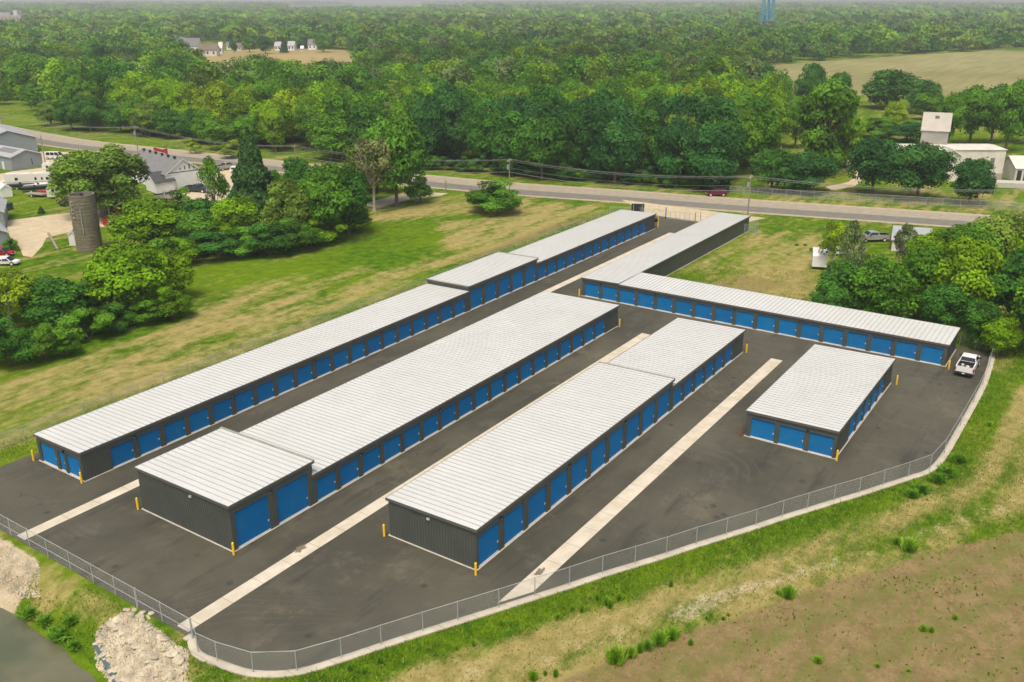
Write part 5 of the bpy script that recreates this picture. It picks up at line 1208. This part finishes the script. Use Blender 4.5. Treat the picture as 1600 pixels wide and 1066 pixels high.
# ---------------------------------------------------------------- vehicles
def wheel(root, x, y, r=.38, w=.24):
    mb = MB(); mb.tube([(x, y - w / 2, r), (x, y + w / 2, r)], r, 16); o = mb.obj('wheel', M['rubber'], root)
    mb = MB(); s_ = 1 if y > 0 else -1; mb.tube([(x, y + s_ * w / 2, r), (x, y + s_ * (w / 2 + .02), r)], r * .6, 12); mb.obj('rim', M['latch'], o)
def vehicle(px, base, rz, label, kind='pickup', col='carwhite', group=None, pos=None, cat=None, L=None, cargo=False):
    x, y = pos or G(px, base)
    root = thing({'pickup': 'pickup_truck', 'suv': 'parked_car', 'car': 'parked_car', 'van': 'van', 'motorhome': 'motorhome', 'trailer': 'travel_trailer'}[kind], label, cat or {'pickup': 'pickup truck', 'suv': 'car', 'car': 'car', 'van': 'van', 'motorhome': 'motorhome', 'trailer': 'trailer'}[kind], (x, y, .015), rz, group)
    if kind == 'pickup':
        W2 = 1.0
        mb = MB()   # lower body, hood, cab, with an open bed; front is +x
        mb.prism([(-2.95, .55), (-2.95, .95), (-.85, .95), (-.85, .55)], -W2, W2)                        # bed floor
        mb.box(-2.95, -.85, -W2, -W2 + .12, .955, 1.38); mb.box(-2.95, -.85, W2 - .12, W2, .955, 1.38)   # bed sides
        mb.prism([(-.845, .5), (-.845, 1.38), (1.35, 1.36), (2.35, 1.28), (2.85, 1.1), (2.9, .5)], -W2, W2, [0, .02, .03, .08, .14, .1])
        mb.prism([(-.84, 1.385), (-.62, 1.92), (-.3, 1.97), (.55, 1.97), (.8, 1.90), (1.45, 1.37)], -W2 + .02, W2 - .02, [.02, .2, .22, .22, .2, .04])
        mb.obj('body', M[col], root)
        mb = MB(); mb.box(-2.9, -.86, -.86, .86, .96, .985); mb.box(-2.9, -.86, -.875, -.862, .99, 1.36); mb.box(-2.9, -.86, .862, .875, .99, 1.36); mb.box(-2.925, -2.91, -.85, .85, .99, 1.36); mb.box(-.858, -.85, -.85, .85, .99, 1.36); mb.obj('bed_liner', M['black'], root)
        mb = MB(); mb.box(-3.0, -2.93, -.95, .95, .7, 1.38); mb.box(-3.02, -3.0, -.12, .12, 1.15, 1.25); mb.obj('tailgate', M[col], root)
        mb = MB(); mb.box(-3.14, -3.01, -.98, .98, .46, .68); mb.obj('rear_bumper', M['black'], root)
        mb = MB(); mb.box(-3.16, -3.14, -.16, .16, .5, .64); mb.obj('number_plate', M['white'], root)
        mb = MB(); mb.box(2.86, 3.0, -.95, .95, .45, .7); mb.obj('front_bumper', M['galv'], root)
        for s_ in (-1, 1):
            mb = MB(); mb.box(-3.03, -2.9, s_ * .98 - .09, s_ * .98 + .03, .85, 1.25); mb.obj('tail_light', M['lamp_red'], root)
            mb = MB(); mb.box(2.78, 2.9, s_ * .72 - .14, s_ * .72 + .14, .85, 1.05); mb.obj('headlight', M['latch'], root)
            mb = MB(); yy = s_ * 1.12; mb.box(.95, 1.08, yy - .14, yy + .14, 1.3, 1.52); mb.obj('mirror', M['black'], root)
            mb = MB(); q0, q1 = s_ * .975, s_ * .83
            mb.poly([(-.62, q0, 1.45), (1.2, q0, 1.45), (.68, q1, 1.86), (-.45, q1, 1.86)][::s_]); mb.obj('side_window', M['glass'], root)
        mb = MB(); mb.poly([(-.845, -.86, 1.42), (-.845, .86, 1.42), (-.665, .74, 1.87), (-.665, -.74, 1.87)][::-1]); mb.obj('rear_window', M['glass'], root)
        mb = MB(); mb.poly([(1.44, .86, 1.42), (1.44, -.86, 1.42), (.86, -.72, 1.89), (.86, .72, 1.89)][::-1]); mb.obj('windscreen', M['glass'], root)
        for xx in (-1.9, 1.85):
            for s_ in (-1, 1): wheel(root, xx, s_ * .9, .40, .26)
    elif kind in ('suv', 'car', 'van'):
        Lh, H, hood = dict(suv=(2.35, 1.72, .95), car=(2.3, 1.45, 1.0), van=(2.7, 2.15, .75))[kind]; W2 = .92; belt = H * .56
        mb = MB(); mb.prism([(-Lh, .35), (-Lh, belt), (Lh - hood, belt), (Lh - .1, belt * .84), (Lh, .4)], -W2, W2, [.06, .02, .02, .08, .12])
        rear = -Lh + (.1 if kind != 'car' else .75)
        mb.prism([(rear, belt + .005), (rear + .28, H), (Lh - hood - .75, H), (Lh - hood + .05, belt + .005)], -W2 + .02, W2 - .02, [.03, .2, .2, .05]); mb.obj('body', M[col], root)
        for s_ in (-1, 1):
            q0, q1 = s_ * (W2 - .052), s_ * (W2 - .20)
            n_ = 3 if kind != 'car' else 2; xs0 = rear + .22; xs1 = Lh - hood - .15; xt0 = rear + .38; xt1 = Lh - hood - .75
            for i in range(n_):
                f0, f1 = i / n_ + .02, (i + 1) / n_ - .02
                a0, a1, b0_, b1_ = xs0 + (xs1 - xs0) * f0, xs0 + (xs1 - xs0) * f1, xt0 + (xt1 - xt0) * f0, xt0 + (xt1 - xt0) * f1
                mb = MB(); mb.poly([(a0, q0, belt + .06), (a1, q0, belt + .06), (b1_, q1, H - .1), (b0_, q1, H - .1)][::s_]); mb.obj('side_window', M['glass'], root)
            mb = MB(); mb.box(-Lh - .03, -Lh + .06, s_ * .78 - .1, s_ * .78 + .1, belt * .7, belt * .95); mb.obj('tail_light', M['lamp_red'], root)
            mb = MB(); mb.box(Lh - .14, Lh + .0, s_ * .66 - .14, s_ * .66 + .14, belt * .55, belt * .72); mb.obj('headlight', M['latch'], root)
        mb = MB(); mb.poly([(Lh - hood + .055, .8, belt + .04), (Lh - hood + .055, -.8, belt + .04), (Lh - hood - .70, -.66, H - .03), (Lh - hood - .70, .66, H - .03)][::-1]); mb.obj('windscreen', M['glass'], root)
        mb = MB(); mb.poly([(rear - .01, -.8, belt + .05), (rear - .01, .8, belt + .05), (rear + .24, .66, H - .08), (rear + .24, -.66, H - .08)][::-1]); mb.obj('rear_window', M['glass'], root)
        for xx in (-Lh + .85, Lh - .85):
            for s_ in (-1, 1): wheel(root, xx, s_ * .82, .35 if kind != 'van' else .38)
    else:
        Lh = (L or 9) / 2; H = 3.1 if kind == 'motorhome' else 2.8; W2 = 1.22
        mb = MB()
        if kind == 'motorhome': mb.prism([(-Lh, .5), (-Lh, H - .1), (-Lh + .15, H), (Lh - .5, H), (Lh - .25, H - .5), (Lh, 1.3), (Lh, .5)], -W2, W2)
        else: mb.prism([(-Lh, .5), (-Lh, H - .4), (-Lh + .35, H), (Lh - .5, H), (Lh, H - .6), (Lh - .15, .5)], -W2, W2)
        mb.obj('body', M[col], root)
        for s_ in (-1, 1):
            for i, (f, ww) in enumerate(((-.62, .7), (.1, .5), (.34, .4), (.52, .8))):
                mb = MB(); yy = s_ * (W2 + .012); mb.box(Lh * f, Lh * f + ww, yy - .01, yy + .01, 1.55, 2.2); mb.obj('side_window', M['glass'], root)
            mb = MB(); yy = s_ * (W2 + .01); mb.box(-Lh * .95, Lh * .9, yy - .008, yy + .008, 1.1, 1.2); mb.obj('stripe', M['greywall'], root)
        if kind == 'motorhome':
            mb = MB(); mb.poly([(Lh + .012, 1.05, 1.35), (Lh + .012, -1.05, 1.35), (Lh - .2, -1.0, H - .55), (Lh - .2, 1.0, H - .55)][::-1]); mb.obj('windscreen', M['glass'], root)
        for i in range(3):
            mb = MB(); mb.box(-Lh * .6 + i * Lh * .5, -Lh * .6 + i * Lh * .5 + .7, -.35, .35, H, H + .18); mb.obj('roof_unit', M['offwhite'], root)
        for xx in ((-Lh * .45, Lh * .65) if kind == 'motorhome' else (-.5, .5)):
            for s_ in (-1, 1): wheel(root, xx, s_ * 1.1, .42, .28)
    return root
ra = math.atan2(right.y, right.x)
x, y = G(1511, 578); a = Vector((*G(1506, 589), 0)); b_ = Vector((*G(1519, 566), 0)); ar = math.atan2(b_.y - a.y, b_.x - a.x)
vehicle(0, 0, ar, 'white pickup truck with an open loaded bed parked in the back corner of the yard', 'pickup', 'carwhite', pos=(x, y))
mb = MB(); mb.box(-.3, .05, -.35, .0, 0, .16); mb.box(.2, .45, .2, .5, 0, .2)
o = mb.obj('cargo', M['offwhite'], None, loc=(x - 1.75 * math.cos(ar), y - 1.75 * math.sin(ar), 1.0), rot=(0, 0, ar + .2)); tag(o, 'pale boxes lying in the bed of the white pickup truck', 'cargo')
vehicle(1363, 377, ra + .10 + math.pi, 'silver grey pickup truck parked on the grass beside the road', 'pickup', 'carsilver')
vehicle(1119, 306, ra + .02 + math.pi, 'maroon car parked on the grass across the road with its tailgate up', 'suv', 'maroon')
vehicle(9, 414, ra + .05, 'white car cut by the left edge beside the gravel farmyard', 'car', 'carwhite')
vehicle(1, 400, ra + .1, 'red car behind the white one at the left edge', 'car', 'redpaint')
vehicle(87, 249, ra - .08, 'white van in the yard right of the grey barn', 'van', 'carwhite')
vehicle(54, 290, ra + .18, 'long cream motorhome parked lengthwise left of the round olive tree', 'motorhome', 'tan_rv', L=12.5)
vehicle(88, 271, ra - .15, 'shorter cream travel trailer behind the long motorhome', 'trailer', 'tan_rv', L=6)
vehicle(75, 295, ra + .25, 'white car in front of the long motorhome', 'car', 'carwhite')
vehicle(100, 310, ra - .1, 'pale box trailer beside the yellow loader', 'trailer', 'offwhite', L=6.5)
vehicle(310, 300, ra - .3, 'dark pickup truck at the workshop garage door', 'pickup', 'cardark')
vehicle(262, 312, ra + .45, 'grey pickup truck parked in front of the small annexe', 'pickup', 'carsilver')
vehicle(354, 265, ra + .9, 'silver pickup truck in the gravel car park by the road', 'pickup', 'carsilver')
vehicle(374, 270, ra + .05, 'white car in the gravel car park by the road', 'suv', 'carwhite')
vehicle(192, 334, ra + .1, 'red pickup truck half hidden behind the bright yellow green tree', 'pickup', 'redpaint')
x, y = G(1279, 416)
vehicle(1279, 416, math.atan2(y, x) + .05, 'white travel trailer at the edge of the right thicket', 'trailer', 'carwhite', L=5)
vehicle(1310, 398, ra + .3, 'white car almost hidden behind the thin grey green tree', 'car', 'carwhite')
# boats, trailers and a loader on the farm lawn
def boat(px, base, rz, label, col, L=6.0):
    x, y = G(px, base); root = thing('boat', label, 'boat', (x, y, 0), rz, 'boats and trailers on the farm lawn')
    mb = MB(); N = 10; secs = []
    for i in range(N + 1):
        t_ = i / N; xx = -L / 2 + L * t_; w = 1.05 * (1 - max(0, (t_ - .45) / .55) ** 2.2); k = .55 + .35 * t_ ** 2
        n = len(mb.v); mb.v += [(xx, -w, 1.25 + .15 * t_), (xx, -w * .7, k + .1), (xx, 0, k - .1), (xx, w * .7, k + .1), (xx, w, 1.25 + .15 * t_)]; secs.append(n)
    for a, b_ in zip(secs, secs[1:]):
        for j in range(4): mb.f.append((a + j, b_ + j, b_ + j + 1, a + j + 1)); mb.m.append(0)
    mb.f.append(tuple(secs[0] + j for j in range(5))); mb.m.append(0)
    mb.obj('hull', M[col], root)
    mb = MB(); mb.poly([mb_v for mb_v in [(-L / 2, -1.0, 1.2), (L * .12, -1.0, 1.27), (L * .36, -.5, 1.33), (L / 2 - .1, 0, 1.36), (L * .36, .5, 1.33), (L * .12, 1.0, 1.27), (-L / 2, 1.0, 1.2)]]); mb.obj('deck_cover', M['black' if col == 'cardark' else 'tan_rv'], root)
    mb = MB(); mb.poly([(.2, -.7, 1.3), (.5, 0, 1.3), (.2, .7, 1.3), (-.1, .6, 1.75), (.1, 0, 1.75), (-.1, -.6, 1.75)]); mb.obj('windshield', M['glass'], root)
    mb = MB(); mb.box(-L / 2, L / 2 + .8, -.06, .06, .35, .45); mb.obj('trailer_frame', M['galv'], root)
    for s_ in (-1, 1): wheel(root, -.6, s_ * .9, .3, .2)
boat(33, 296, ra + .15, 'dark boat on a trailer nearest the tiny white shed', 'cardark', 6.5)
boat(55, 300, ra + .2, 'dark boat on a trailer in front of the white car', 'cardark', 6.0)
boat(60, 296, ra + .25, 'white boat on a trailer in front of the long motorhome', 'carwhite', 6.0)
boat(20, 291, ra + .15, 'white boat beside the left end of the long motorhome', 'carwhite', 5.5)
x, y = G(58, 307); root = thing('flatbed_trailer', 'rusty flat trailer standing on the farm lawn', 'trailer', (x, y, 0), ra - .35, 'boats and trailers on the farm lawn'); mb = MB(); mb.box(-2.6, 2.6, -1, 1, .6, .75); mb.box(2.6, 3.8, -.06, .06, .6, .7); mb.obj('deck', M['wood_grey'], root)
for s_ in (-1, 1): wheel(root, -.3, s_ * 1.12, .35)
x, y = G(97, 315); root = thing('skid_loader', 'yellow loader with a black tyre set on the farm lawn', 'loader', (x, y, 0), ra + .5); mb = MB(); mb.box(-1.2, .6, -.6, .6, .45, 1.3); mb.prism([(.6, .5), (.6, 1.1), (1.9, .5), (1.9, .2)], -.75, .75); mb.obj('chassis', M['yellow'], root); mb = MB(); mb.box(-.7, .4, -.5, .5, 1.3, 2.1); mb.obj('cab', M['black'], root)
for xx in (-.8, .4):
    for s_ in (-1, 1): wheel(root, xx, s_ * .75, .42, .28)
x, y = G(109, 320); vehicle(0, 0, ra + 1.1, 'black utility vehicle beside the yellow loader and silo', 'car', 'cardark', pos=(x, y))
x, y = G(72, 304); root = thing('flatbed_trailer', 'small red trailer behind the flat one', 'trailer', (x, y, 0), ra, 'boats and trailers on the farm lawn'); mb = MB(); mb.box(-1.6, 1.6, -.8, .8, .5, .95); mb.obj('deck', M['redpaint'], root)
for s_ in (-1, 1): wheel(root, 0, s_ * .92, .3)

# ---------------------------------------------------------------- pond bank: stones
def rock_mesh(seed):
    import bmesh
    bm = bmesh.new(); bmesh.ops.create_icosphere(bm, subdivisions=2, radius=.5); r = random.Random(seed)
    ph = [r.uniform(0, 6.28) for _ in range(6)]; ax = [Vector((r.uniform(-1, 1), r.uniform(-1, 1), r.uniform(-1, 1))).normalized() for _ in range(7)]; dc = [r.uniform(.28, .42) for _ in range(7)]
    for v in bm.verts:
        for a_, d_ in zip(ax, dc):
            k_ = v.co.dot(a_)
            if k_ > d_: v.co -= a_ * (k_ - d_) * .85
        v.co.z *= .7
    me = D.meshes.new('rock'); bm.to_mesh(me); bm.free(); me.materials.append(M['stone']); return me
RK = [rock_mesh(i) for i in range(6)]
def on_bank(px, py):
    x, y = G(px, py)
    for _ in range(8):
        z = float(terrain([x], [y])[0]); x, y = G(px, py, z)
    return x, y, z
rock_px = []
rr = random.Random(5)
for a, b_, n in (((187, 958), (232, 962), 14), ((165, 985), (190, 966), 10), ((150, 1000), (180, 1062), 22), ((205, 962), (262, 1000), 14), ((255, 1010), (292, 1048), 14), ((190, 1045), (255, 1060), 12), ((180, 985), (250, 1040), 22)):
    for k in range(n):
        t_ = rr.random(); rock_px.append((a[0] + (b_[0] - a[0]) * t_ + rr.uniform(-7, 7), a[1] + (b_[1] - a[1]) * t_ + rr.uniform(-6, 6)))
for i, (a, b_) in enumerate(rock_px):
    x, y, z = on_bank(a, b_); s_ = rr.choice([.25, .3, .35, .4, .5, .6, .8]); o = link('rock', RK[i % 6]); o.location = (x, y, z + s_ * .12); o.scale = (s_ * rr.uniform(.8, 1.4), s_, s_ * rr.uniform(.45, .8)); o.rotation_euler = (rr.uniform(-.3, .3), rr.uniform(-.3, .3), rr.uniform(0, 6.28))
    lab = 'pale limestone rock at the top of the rubble apron by the fence' if b_ < 972 else ('pale limestone rock at the water side of the rubble apron' if a < 178 else ('pale limestone rock at the outer end of the rubble apron' if a > 255 else 'pale limestone rock in the middle of the rubble apron'))
    tag(o, lab, 'rock', 'limestone rocks piled on the pond bank')
V = []; Fq = []
for k in range(5200):
    if rr.random() < .74: px_, py_ = rr.uniform(150, 295), rr.uniform(955, 1075)
    else: px_, py_ = rr.uniform(-10, 62), rr.uniform(838, 935)
    x, y = G(px_, py_)
    if px_ > 100 and (abs((px_ - 222) / 78) ** 2 + abs((py_ - 1015) / 62) ** 2 > 1): continue
    if px_ < 100 and py_ < 838 + .72 * px_: continue
    x, y, z = on_bank(px_, py_)
    if x > 31.2: continue
    s_ = rr.uniform(.04, .2) ** 1.0 * (1 if px_ > 100 else .6); n = len(V); a = rr.uniform(0, 6.28); c_, s2 = math.cos(a) * s_, math.sin(a) * s_
    V += [(x + c_, y + s2, z - .02), (x - s2, y + c_, z - .02), (x - c_, y - s2, z - .02), (x + s2, y - c_, z - .02), (x + rr.uniform(-.03, .03), y, z + s_ * .9)]
    Fq += [(n, n + 1, n + 4), (n + 1, n + 2, n + 4), (n + 2, n + 3, n + 4), (n + 3, n, n + 4)]
me = D.meshes.new('rubble'); me.from_pydata(V, [], Fq); me.materials.append(M['stone']); tag(link('rubble', me), 'small pale rubble stones scattered on the pond bank', 'rubble', kind='stuff')
# dark liner edge showing at the water side of the apron
mb = MB(); pts = [on_bank(a, b_) for a, b_ in [(150, 1002), (160, 1020), (172, 1040), (182, 1060), (190, 1075)]]
for p, q_ in zip(pts, pts[1:]): mb.quad((p[0] - .35, p[1], p[2] + .03), (q_[0] - .35, q_[1], q_[2] + .03), (q_[0] + .15, q_[1] - .1, q_[2] + .12), (p[0] + .15, p[1] - .1, p[2] + .12))
tag(mb.obj('liner_sheet', M['liner']), 'dark fabric liner edge showing under the rubble apron', 'liner')

# ---------------------------------------------------------------- weeds and grass
def grass_mat():
    m, t, b = newmat('grass_blades'); at = nn(t, 'ShaderNodeAttribute', attribute_name='tint'); t.links.new(at.outputs['Color'], b.inputs['Base Color']); b.inputs['Roughness'].default_value = .8; b.inputs['Specular IOR Level'].default_value = .1; return m
M['grass'] = grass_mat()
def blades(x, y, z, hh, ww, col, seed):
    """crossed tapering blades, numpy"""
    r = np.random.default_rng(seed); n = len(x); a = r.uniform(0, 6.28, n); lx_, ly_ = r.normal(0, .35, n) * hh, r.normal(0, .35, n) * hh
    dx, dy = np.cos(a) * ww, np.sin(a) * ww
    v = np.stack([np.stack([x - dx, y - dy, z - .03], 1), np.stack([x + dx, y + dy, z - .03], 1), np.stack([x + dx * .5 + lx_, y + dy * .5 + ly_, z + hh * .8], 1), np.stack([x - dx * .2 + lx_ * 1.3, y - dy * .2 + ly_ * 1.3, z + hh], 1)], 1)
    return v.reshape(-1, 3)
def grass(name, label, pts, hh, ww, col, seed):
    x, y, z = pts; v = blades(x, y, z, hh, ww, col, seed); n = len(x)
    me = npmesh(name, v, np.arange(4 * n).reshape(n, 4), M['grass']); at = me.attributes.new('tint', 'FLOAT_COLOR', 'FACE'); at.data.foreach_set('color', col.astype('f4').ravel())
    tag(link(name, me), label, 'grass', kind='stuff')
def cover_at(x, y):
    ix = np.clip(np.searchsorted(gx, x) - 1, 0, nx - 2); iy = np.clip(np.searchsorted(gy, y) - 1, 0, ny - 2)
    cc = cover.reshape(nx, ny, 4); tx = ((x - gx[ix]) / (gx[ix + 1] - gx[ix]))[:, None]; ty = ((y - gy[iy]) / (gy[iy + 1] - gy[iy]))[:, None]
    return (cc[ix, iy] * (1 - tx) + cc[ix + 1, iy] * tx) * (1 - ty) + (cc[ix, iy + 1] * (1 - tx) + cc[ix + 1, iy + 1] * tx) * ty
yardp = np.array(yard)
def scatter(n, x0, x1, y0, y1, seed, maxd=150):
    r = np.random.default_rng(seed); x = r.uniform(x0, x1, n); y = r.uniform(y0, y1, n)
    d = x * HX + y * HY; rr_ = x * HY - y * HX; px_ = 800 + F_PX * rr_ / (d * cs + CAM_H * sn); py_ = 533 + F_PX * (CAM_H * cs - d * sn) / (d * cs + CAM_H * sn)
    ok = (px_ > -20) & (px_ < 1620) & (py_ < 1085) & (d < maxd) & (sdist(yardp, x, y) < -.5)
    x, y = x[ok], y[ok]; z = terrain(x, y); ok = z > WATER_Z + .1; return x[ok], y[ok], z[ok], r
xa, ya, za, _ = scatter(420000, 20, 170, -12, 92, 3, 150); xb, yb, zb_, r = scatter(120000, 24, 100, -5, 80, 13, 95)
x, y, z = np.concatenate([xa, xb]), np.concatenate([ya, yb]), np.concatenate([za, zb_])
cv = cover_at(x, y); d_ = np.clip(cv[:, 0] + r.normal(0, .22, len(x)), 0, 1); kp = (r.uniform(size=len(x)) < (1 - cv[:, 1] * .985)) & (r.uniform(size=len(x)) < 1 - cv[:, 2] * .85) & (r.uniform(size=len(x)) < 1.15 - d_ * .7)
# keep off the lane between buildings and the inside of the fence
kp &= ~((x > 30) & (x < 178) & (y > 62) & (y < 87)); x, y, z, d_ = x[kp], y[kp], z[kp], d_[kp]; n = len(x); print('grass', n)
lush = np.clip(1 - d_ * 1.3, 0, 1)
g_ = np.array([.070, .160, .006]); g2 = np.array([.16, .25, .010]); s_ = np.array([.34, .29, .09]); u_ = r.uniform(size=(n, 1))
col = (g_ * u_ + g2 * (1 - u_)) * (1 - d_[:, None]) + s_ * r.uniform(.7, 1.2, (n, 1)) * d_[:, None]
col = np.concatenate([col, np.ones((n, 1))], 1)
grass('grass', 'short rough grass and straw around the yard', (x, y, z), r.uniform(.08, .26, n) * (.6 + .6 * lush), r.uniform(.03, .07, n), col, 4)
# scattered seedlings on the bare soil
x, y, z, r = scatter(60000, 25, 160, -15, 45, 8, 150); cv = cover_at(x, y)
pn = np.sin(x * .33 + 1) * np.sin(y * .41 + x * .12) + .6 * np.sin(x * 1.3 + y * .9); kp = (cv[:, 1] > .5) & (r.uniform(size=len(x)) < .12 + .55 * np.clip(pn, 0, 1) ** 2); x, y, z = x[kp], y[kp], z[kp]; n = len(x)
col = np.concatenate([np.array([.12, .22, .015]) * r.uniform(.6, 1.3, (n, 1)), np.ones((n, 1))], 1)
grass('seedlings', 'tiny green seedlings and weeds on the bare brown soil', (x, y, z), r.uniform(.08, .25, n), r.uniform(.05, .12, n), col, 9)
# single weed clumps
def weed_mesh(seed, n=260):
    r = np.random.default_rng(seed); a = r.uniform(0, 6.28, n); q_ = r.uniform(0, 1, n) ** .7 * .42; x = np.cos(a) * q_; y = np.sin(a) * q_; zz = r.uniform(0, .45, n)
    v = blades(x, y, zz * (1 - q_), r.uniform(.3, .6, n), r.uniform(.03, .06, n), None, seed)
    me = npmesh('weed_clump', v, np.arange(4 * n).reshape(n, 4), M['leaf']); at = me.attributes.new('tone', 'FLOAT', 'FACE'); at.data.foreach_set('value', r.uniform(.35, 1, n).astype('f4')); return me
WM = [weed_mesh(i) for i in (1, 2, 3)]
weeds = [(833, 1062, 14, 16), (868, 1058, 8, 16), (852, 1055, 6, 9), (962, 1034, 30, 26), (985, 1026, 18, 18), (1000, 1020, 10, 20), (1012, 1014, 18, 16), (1030, 1006, 24, 22), (1050, 998, 20, 20), (1079, 1008, 8, 12), (947, 945, 12, 16), (953, 950, 8, 16), (968, 938, 10, 14), (933, 938, 7, 14), (894, 955, 8, 12), (909, 956, 9, 14), (872, 966, 10, 9), (1048, 917, 7, 14), (1104, 968, 6, 7), (1130, 969, 6, 7), (1138, 963, 5, 6), (547, 1048, 9, 12), (569, 1052, 7, 13), (560, 1053, 5, 9), (593, 1037, 7, 16), (740, 1010, 6, 14), (714, 1016, 5, 10), (1231, 934, 20, 22), (1215, 928, 8, 7), (1420, 860, 26, 22), (1400, 850, 12, 12), (1492, 968, 8, 9), (1442, 985, 12, 10), (1455, 988, 8, 10), (1278, 1035, 14, 10), (1371, 1042, 8, 6), (1420, 1050, 7, 5), (1270, 392, 10, 6), (1245, 384, 6, 4), (1258, 384, 6, 4), (1545, 665, 10, 8)]
bankw = [(50, 958, 40, 22), (74, 972, 30, 18), (98, 990, 44, 22), (120, 1010, 30, 18), (112, 972, 24, 14), (1480, 742, 30, 14), (1465, 752, 26, 14), (1440, 768, 26, 12), (1425, 776, 22, 12), (1498, 722, 24, 14)]
for i, (a, b_, w, h) in enumerate(weeds + bankw):
    x, y, zb = on_bank(a, b_) if a < 200 else (*G(a, b_), 0); mm = P(x, y, 0)[2] / F_PX; o = link('weed_clump', WM[i % 3]); o.location = (x, y, zb); hz2 = hgt(x, y, b_ - h) - zb; o.scale = (w * mm * 1.05, w * mm * 1.05, max(min(hz2, .55 if a < 200 else 1.6), .25)); o.rotation_euler = (0, 0, i * 1.7)
    c_ = random.choice([(.15, .30, .015), (.18, .33, .02), (.13, .27, .02)]); o.color = (*c_, 1)
    if 955 <= a <= 1055 and b_ > 990: lab = 'weed clump in the tall green row at the soil edge, ' + ('left end' if a < 990 else ('middle' if a < 1025 else 'right end'))
    elif a < 600: lab = 'small weed clump on the grass below the curved fence, left part'
    elif a < 760: lab = 'thin upright weed below the front fence, between the left clumps and the yard strip'
    elif b_ > 1050 and a < 900: lab = 'dark weed clump at the bottom picture edge'
    elif b_ < 970 and a < 1000: lab = 'weed clump on the green verge below the right drain strip'
    elif a > 1200 and b_ > 955: lab = 'small weed on the brown soil field'
    elif b_ < 700: lab = 'low weed tuft on the rough grass at the right'
    else: lab = 'weed clump on the straw coloured verge, %s' % ('largest one' if w >= 20 and a < 1300 else ('near the right end' if a > 1330 else 'centre'))
    if a < 200: lab = 'dark rough grass clump on the slope above the pond, ' + {50: 'nearest the sand', 74: 'second from left', 98: 'the widest one', 120: 'nearest the rubble', 112: 'highest up the slope'}[a]
    elif i >= len(weeds): lab = 'deep green weed patch in the lush verge at the bend of the front fence'
    if i >= len(weeds): o.color = (.085, .20, .012, 1)
    tag(o, lab, 'weed', 'weed clumps on the verge and soil')

# ---------------------------------------------------------------- the hazy air
mb = MB(); mb.box(-3200, 11600, -9600, 11600, -6, 58); hm = D.materials.new('haze'); hm.use_nodes = True; t = hm.node_tree; t.nodes.clear()
pv = t.nodes.new('ShaderNodeVolumePrincipled'); pv.inputs['Color'].default_value = (.985, .99, 1, 1); pv.inputs['Density'].default_value = .00020; pv.inputs['Anisotropy'].default_value = .2
ou = t.nodes.new('ShaderNodeOutputMaterial'); t.links.new(pv.outputs[0], ou.inputs['Volume'])
tag(mb.obj('haze', hm), kind='stuff', label='thin pale summer haze')
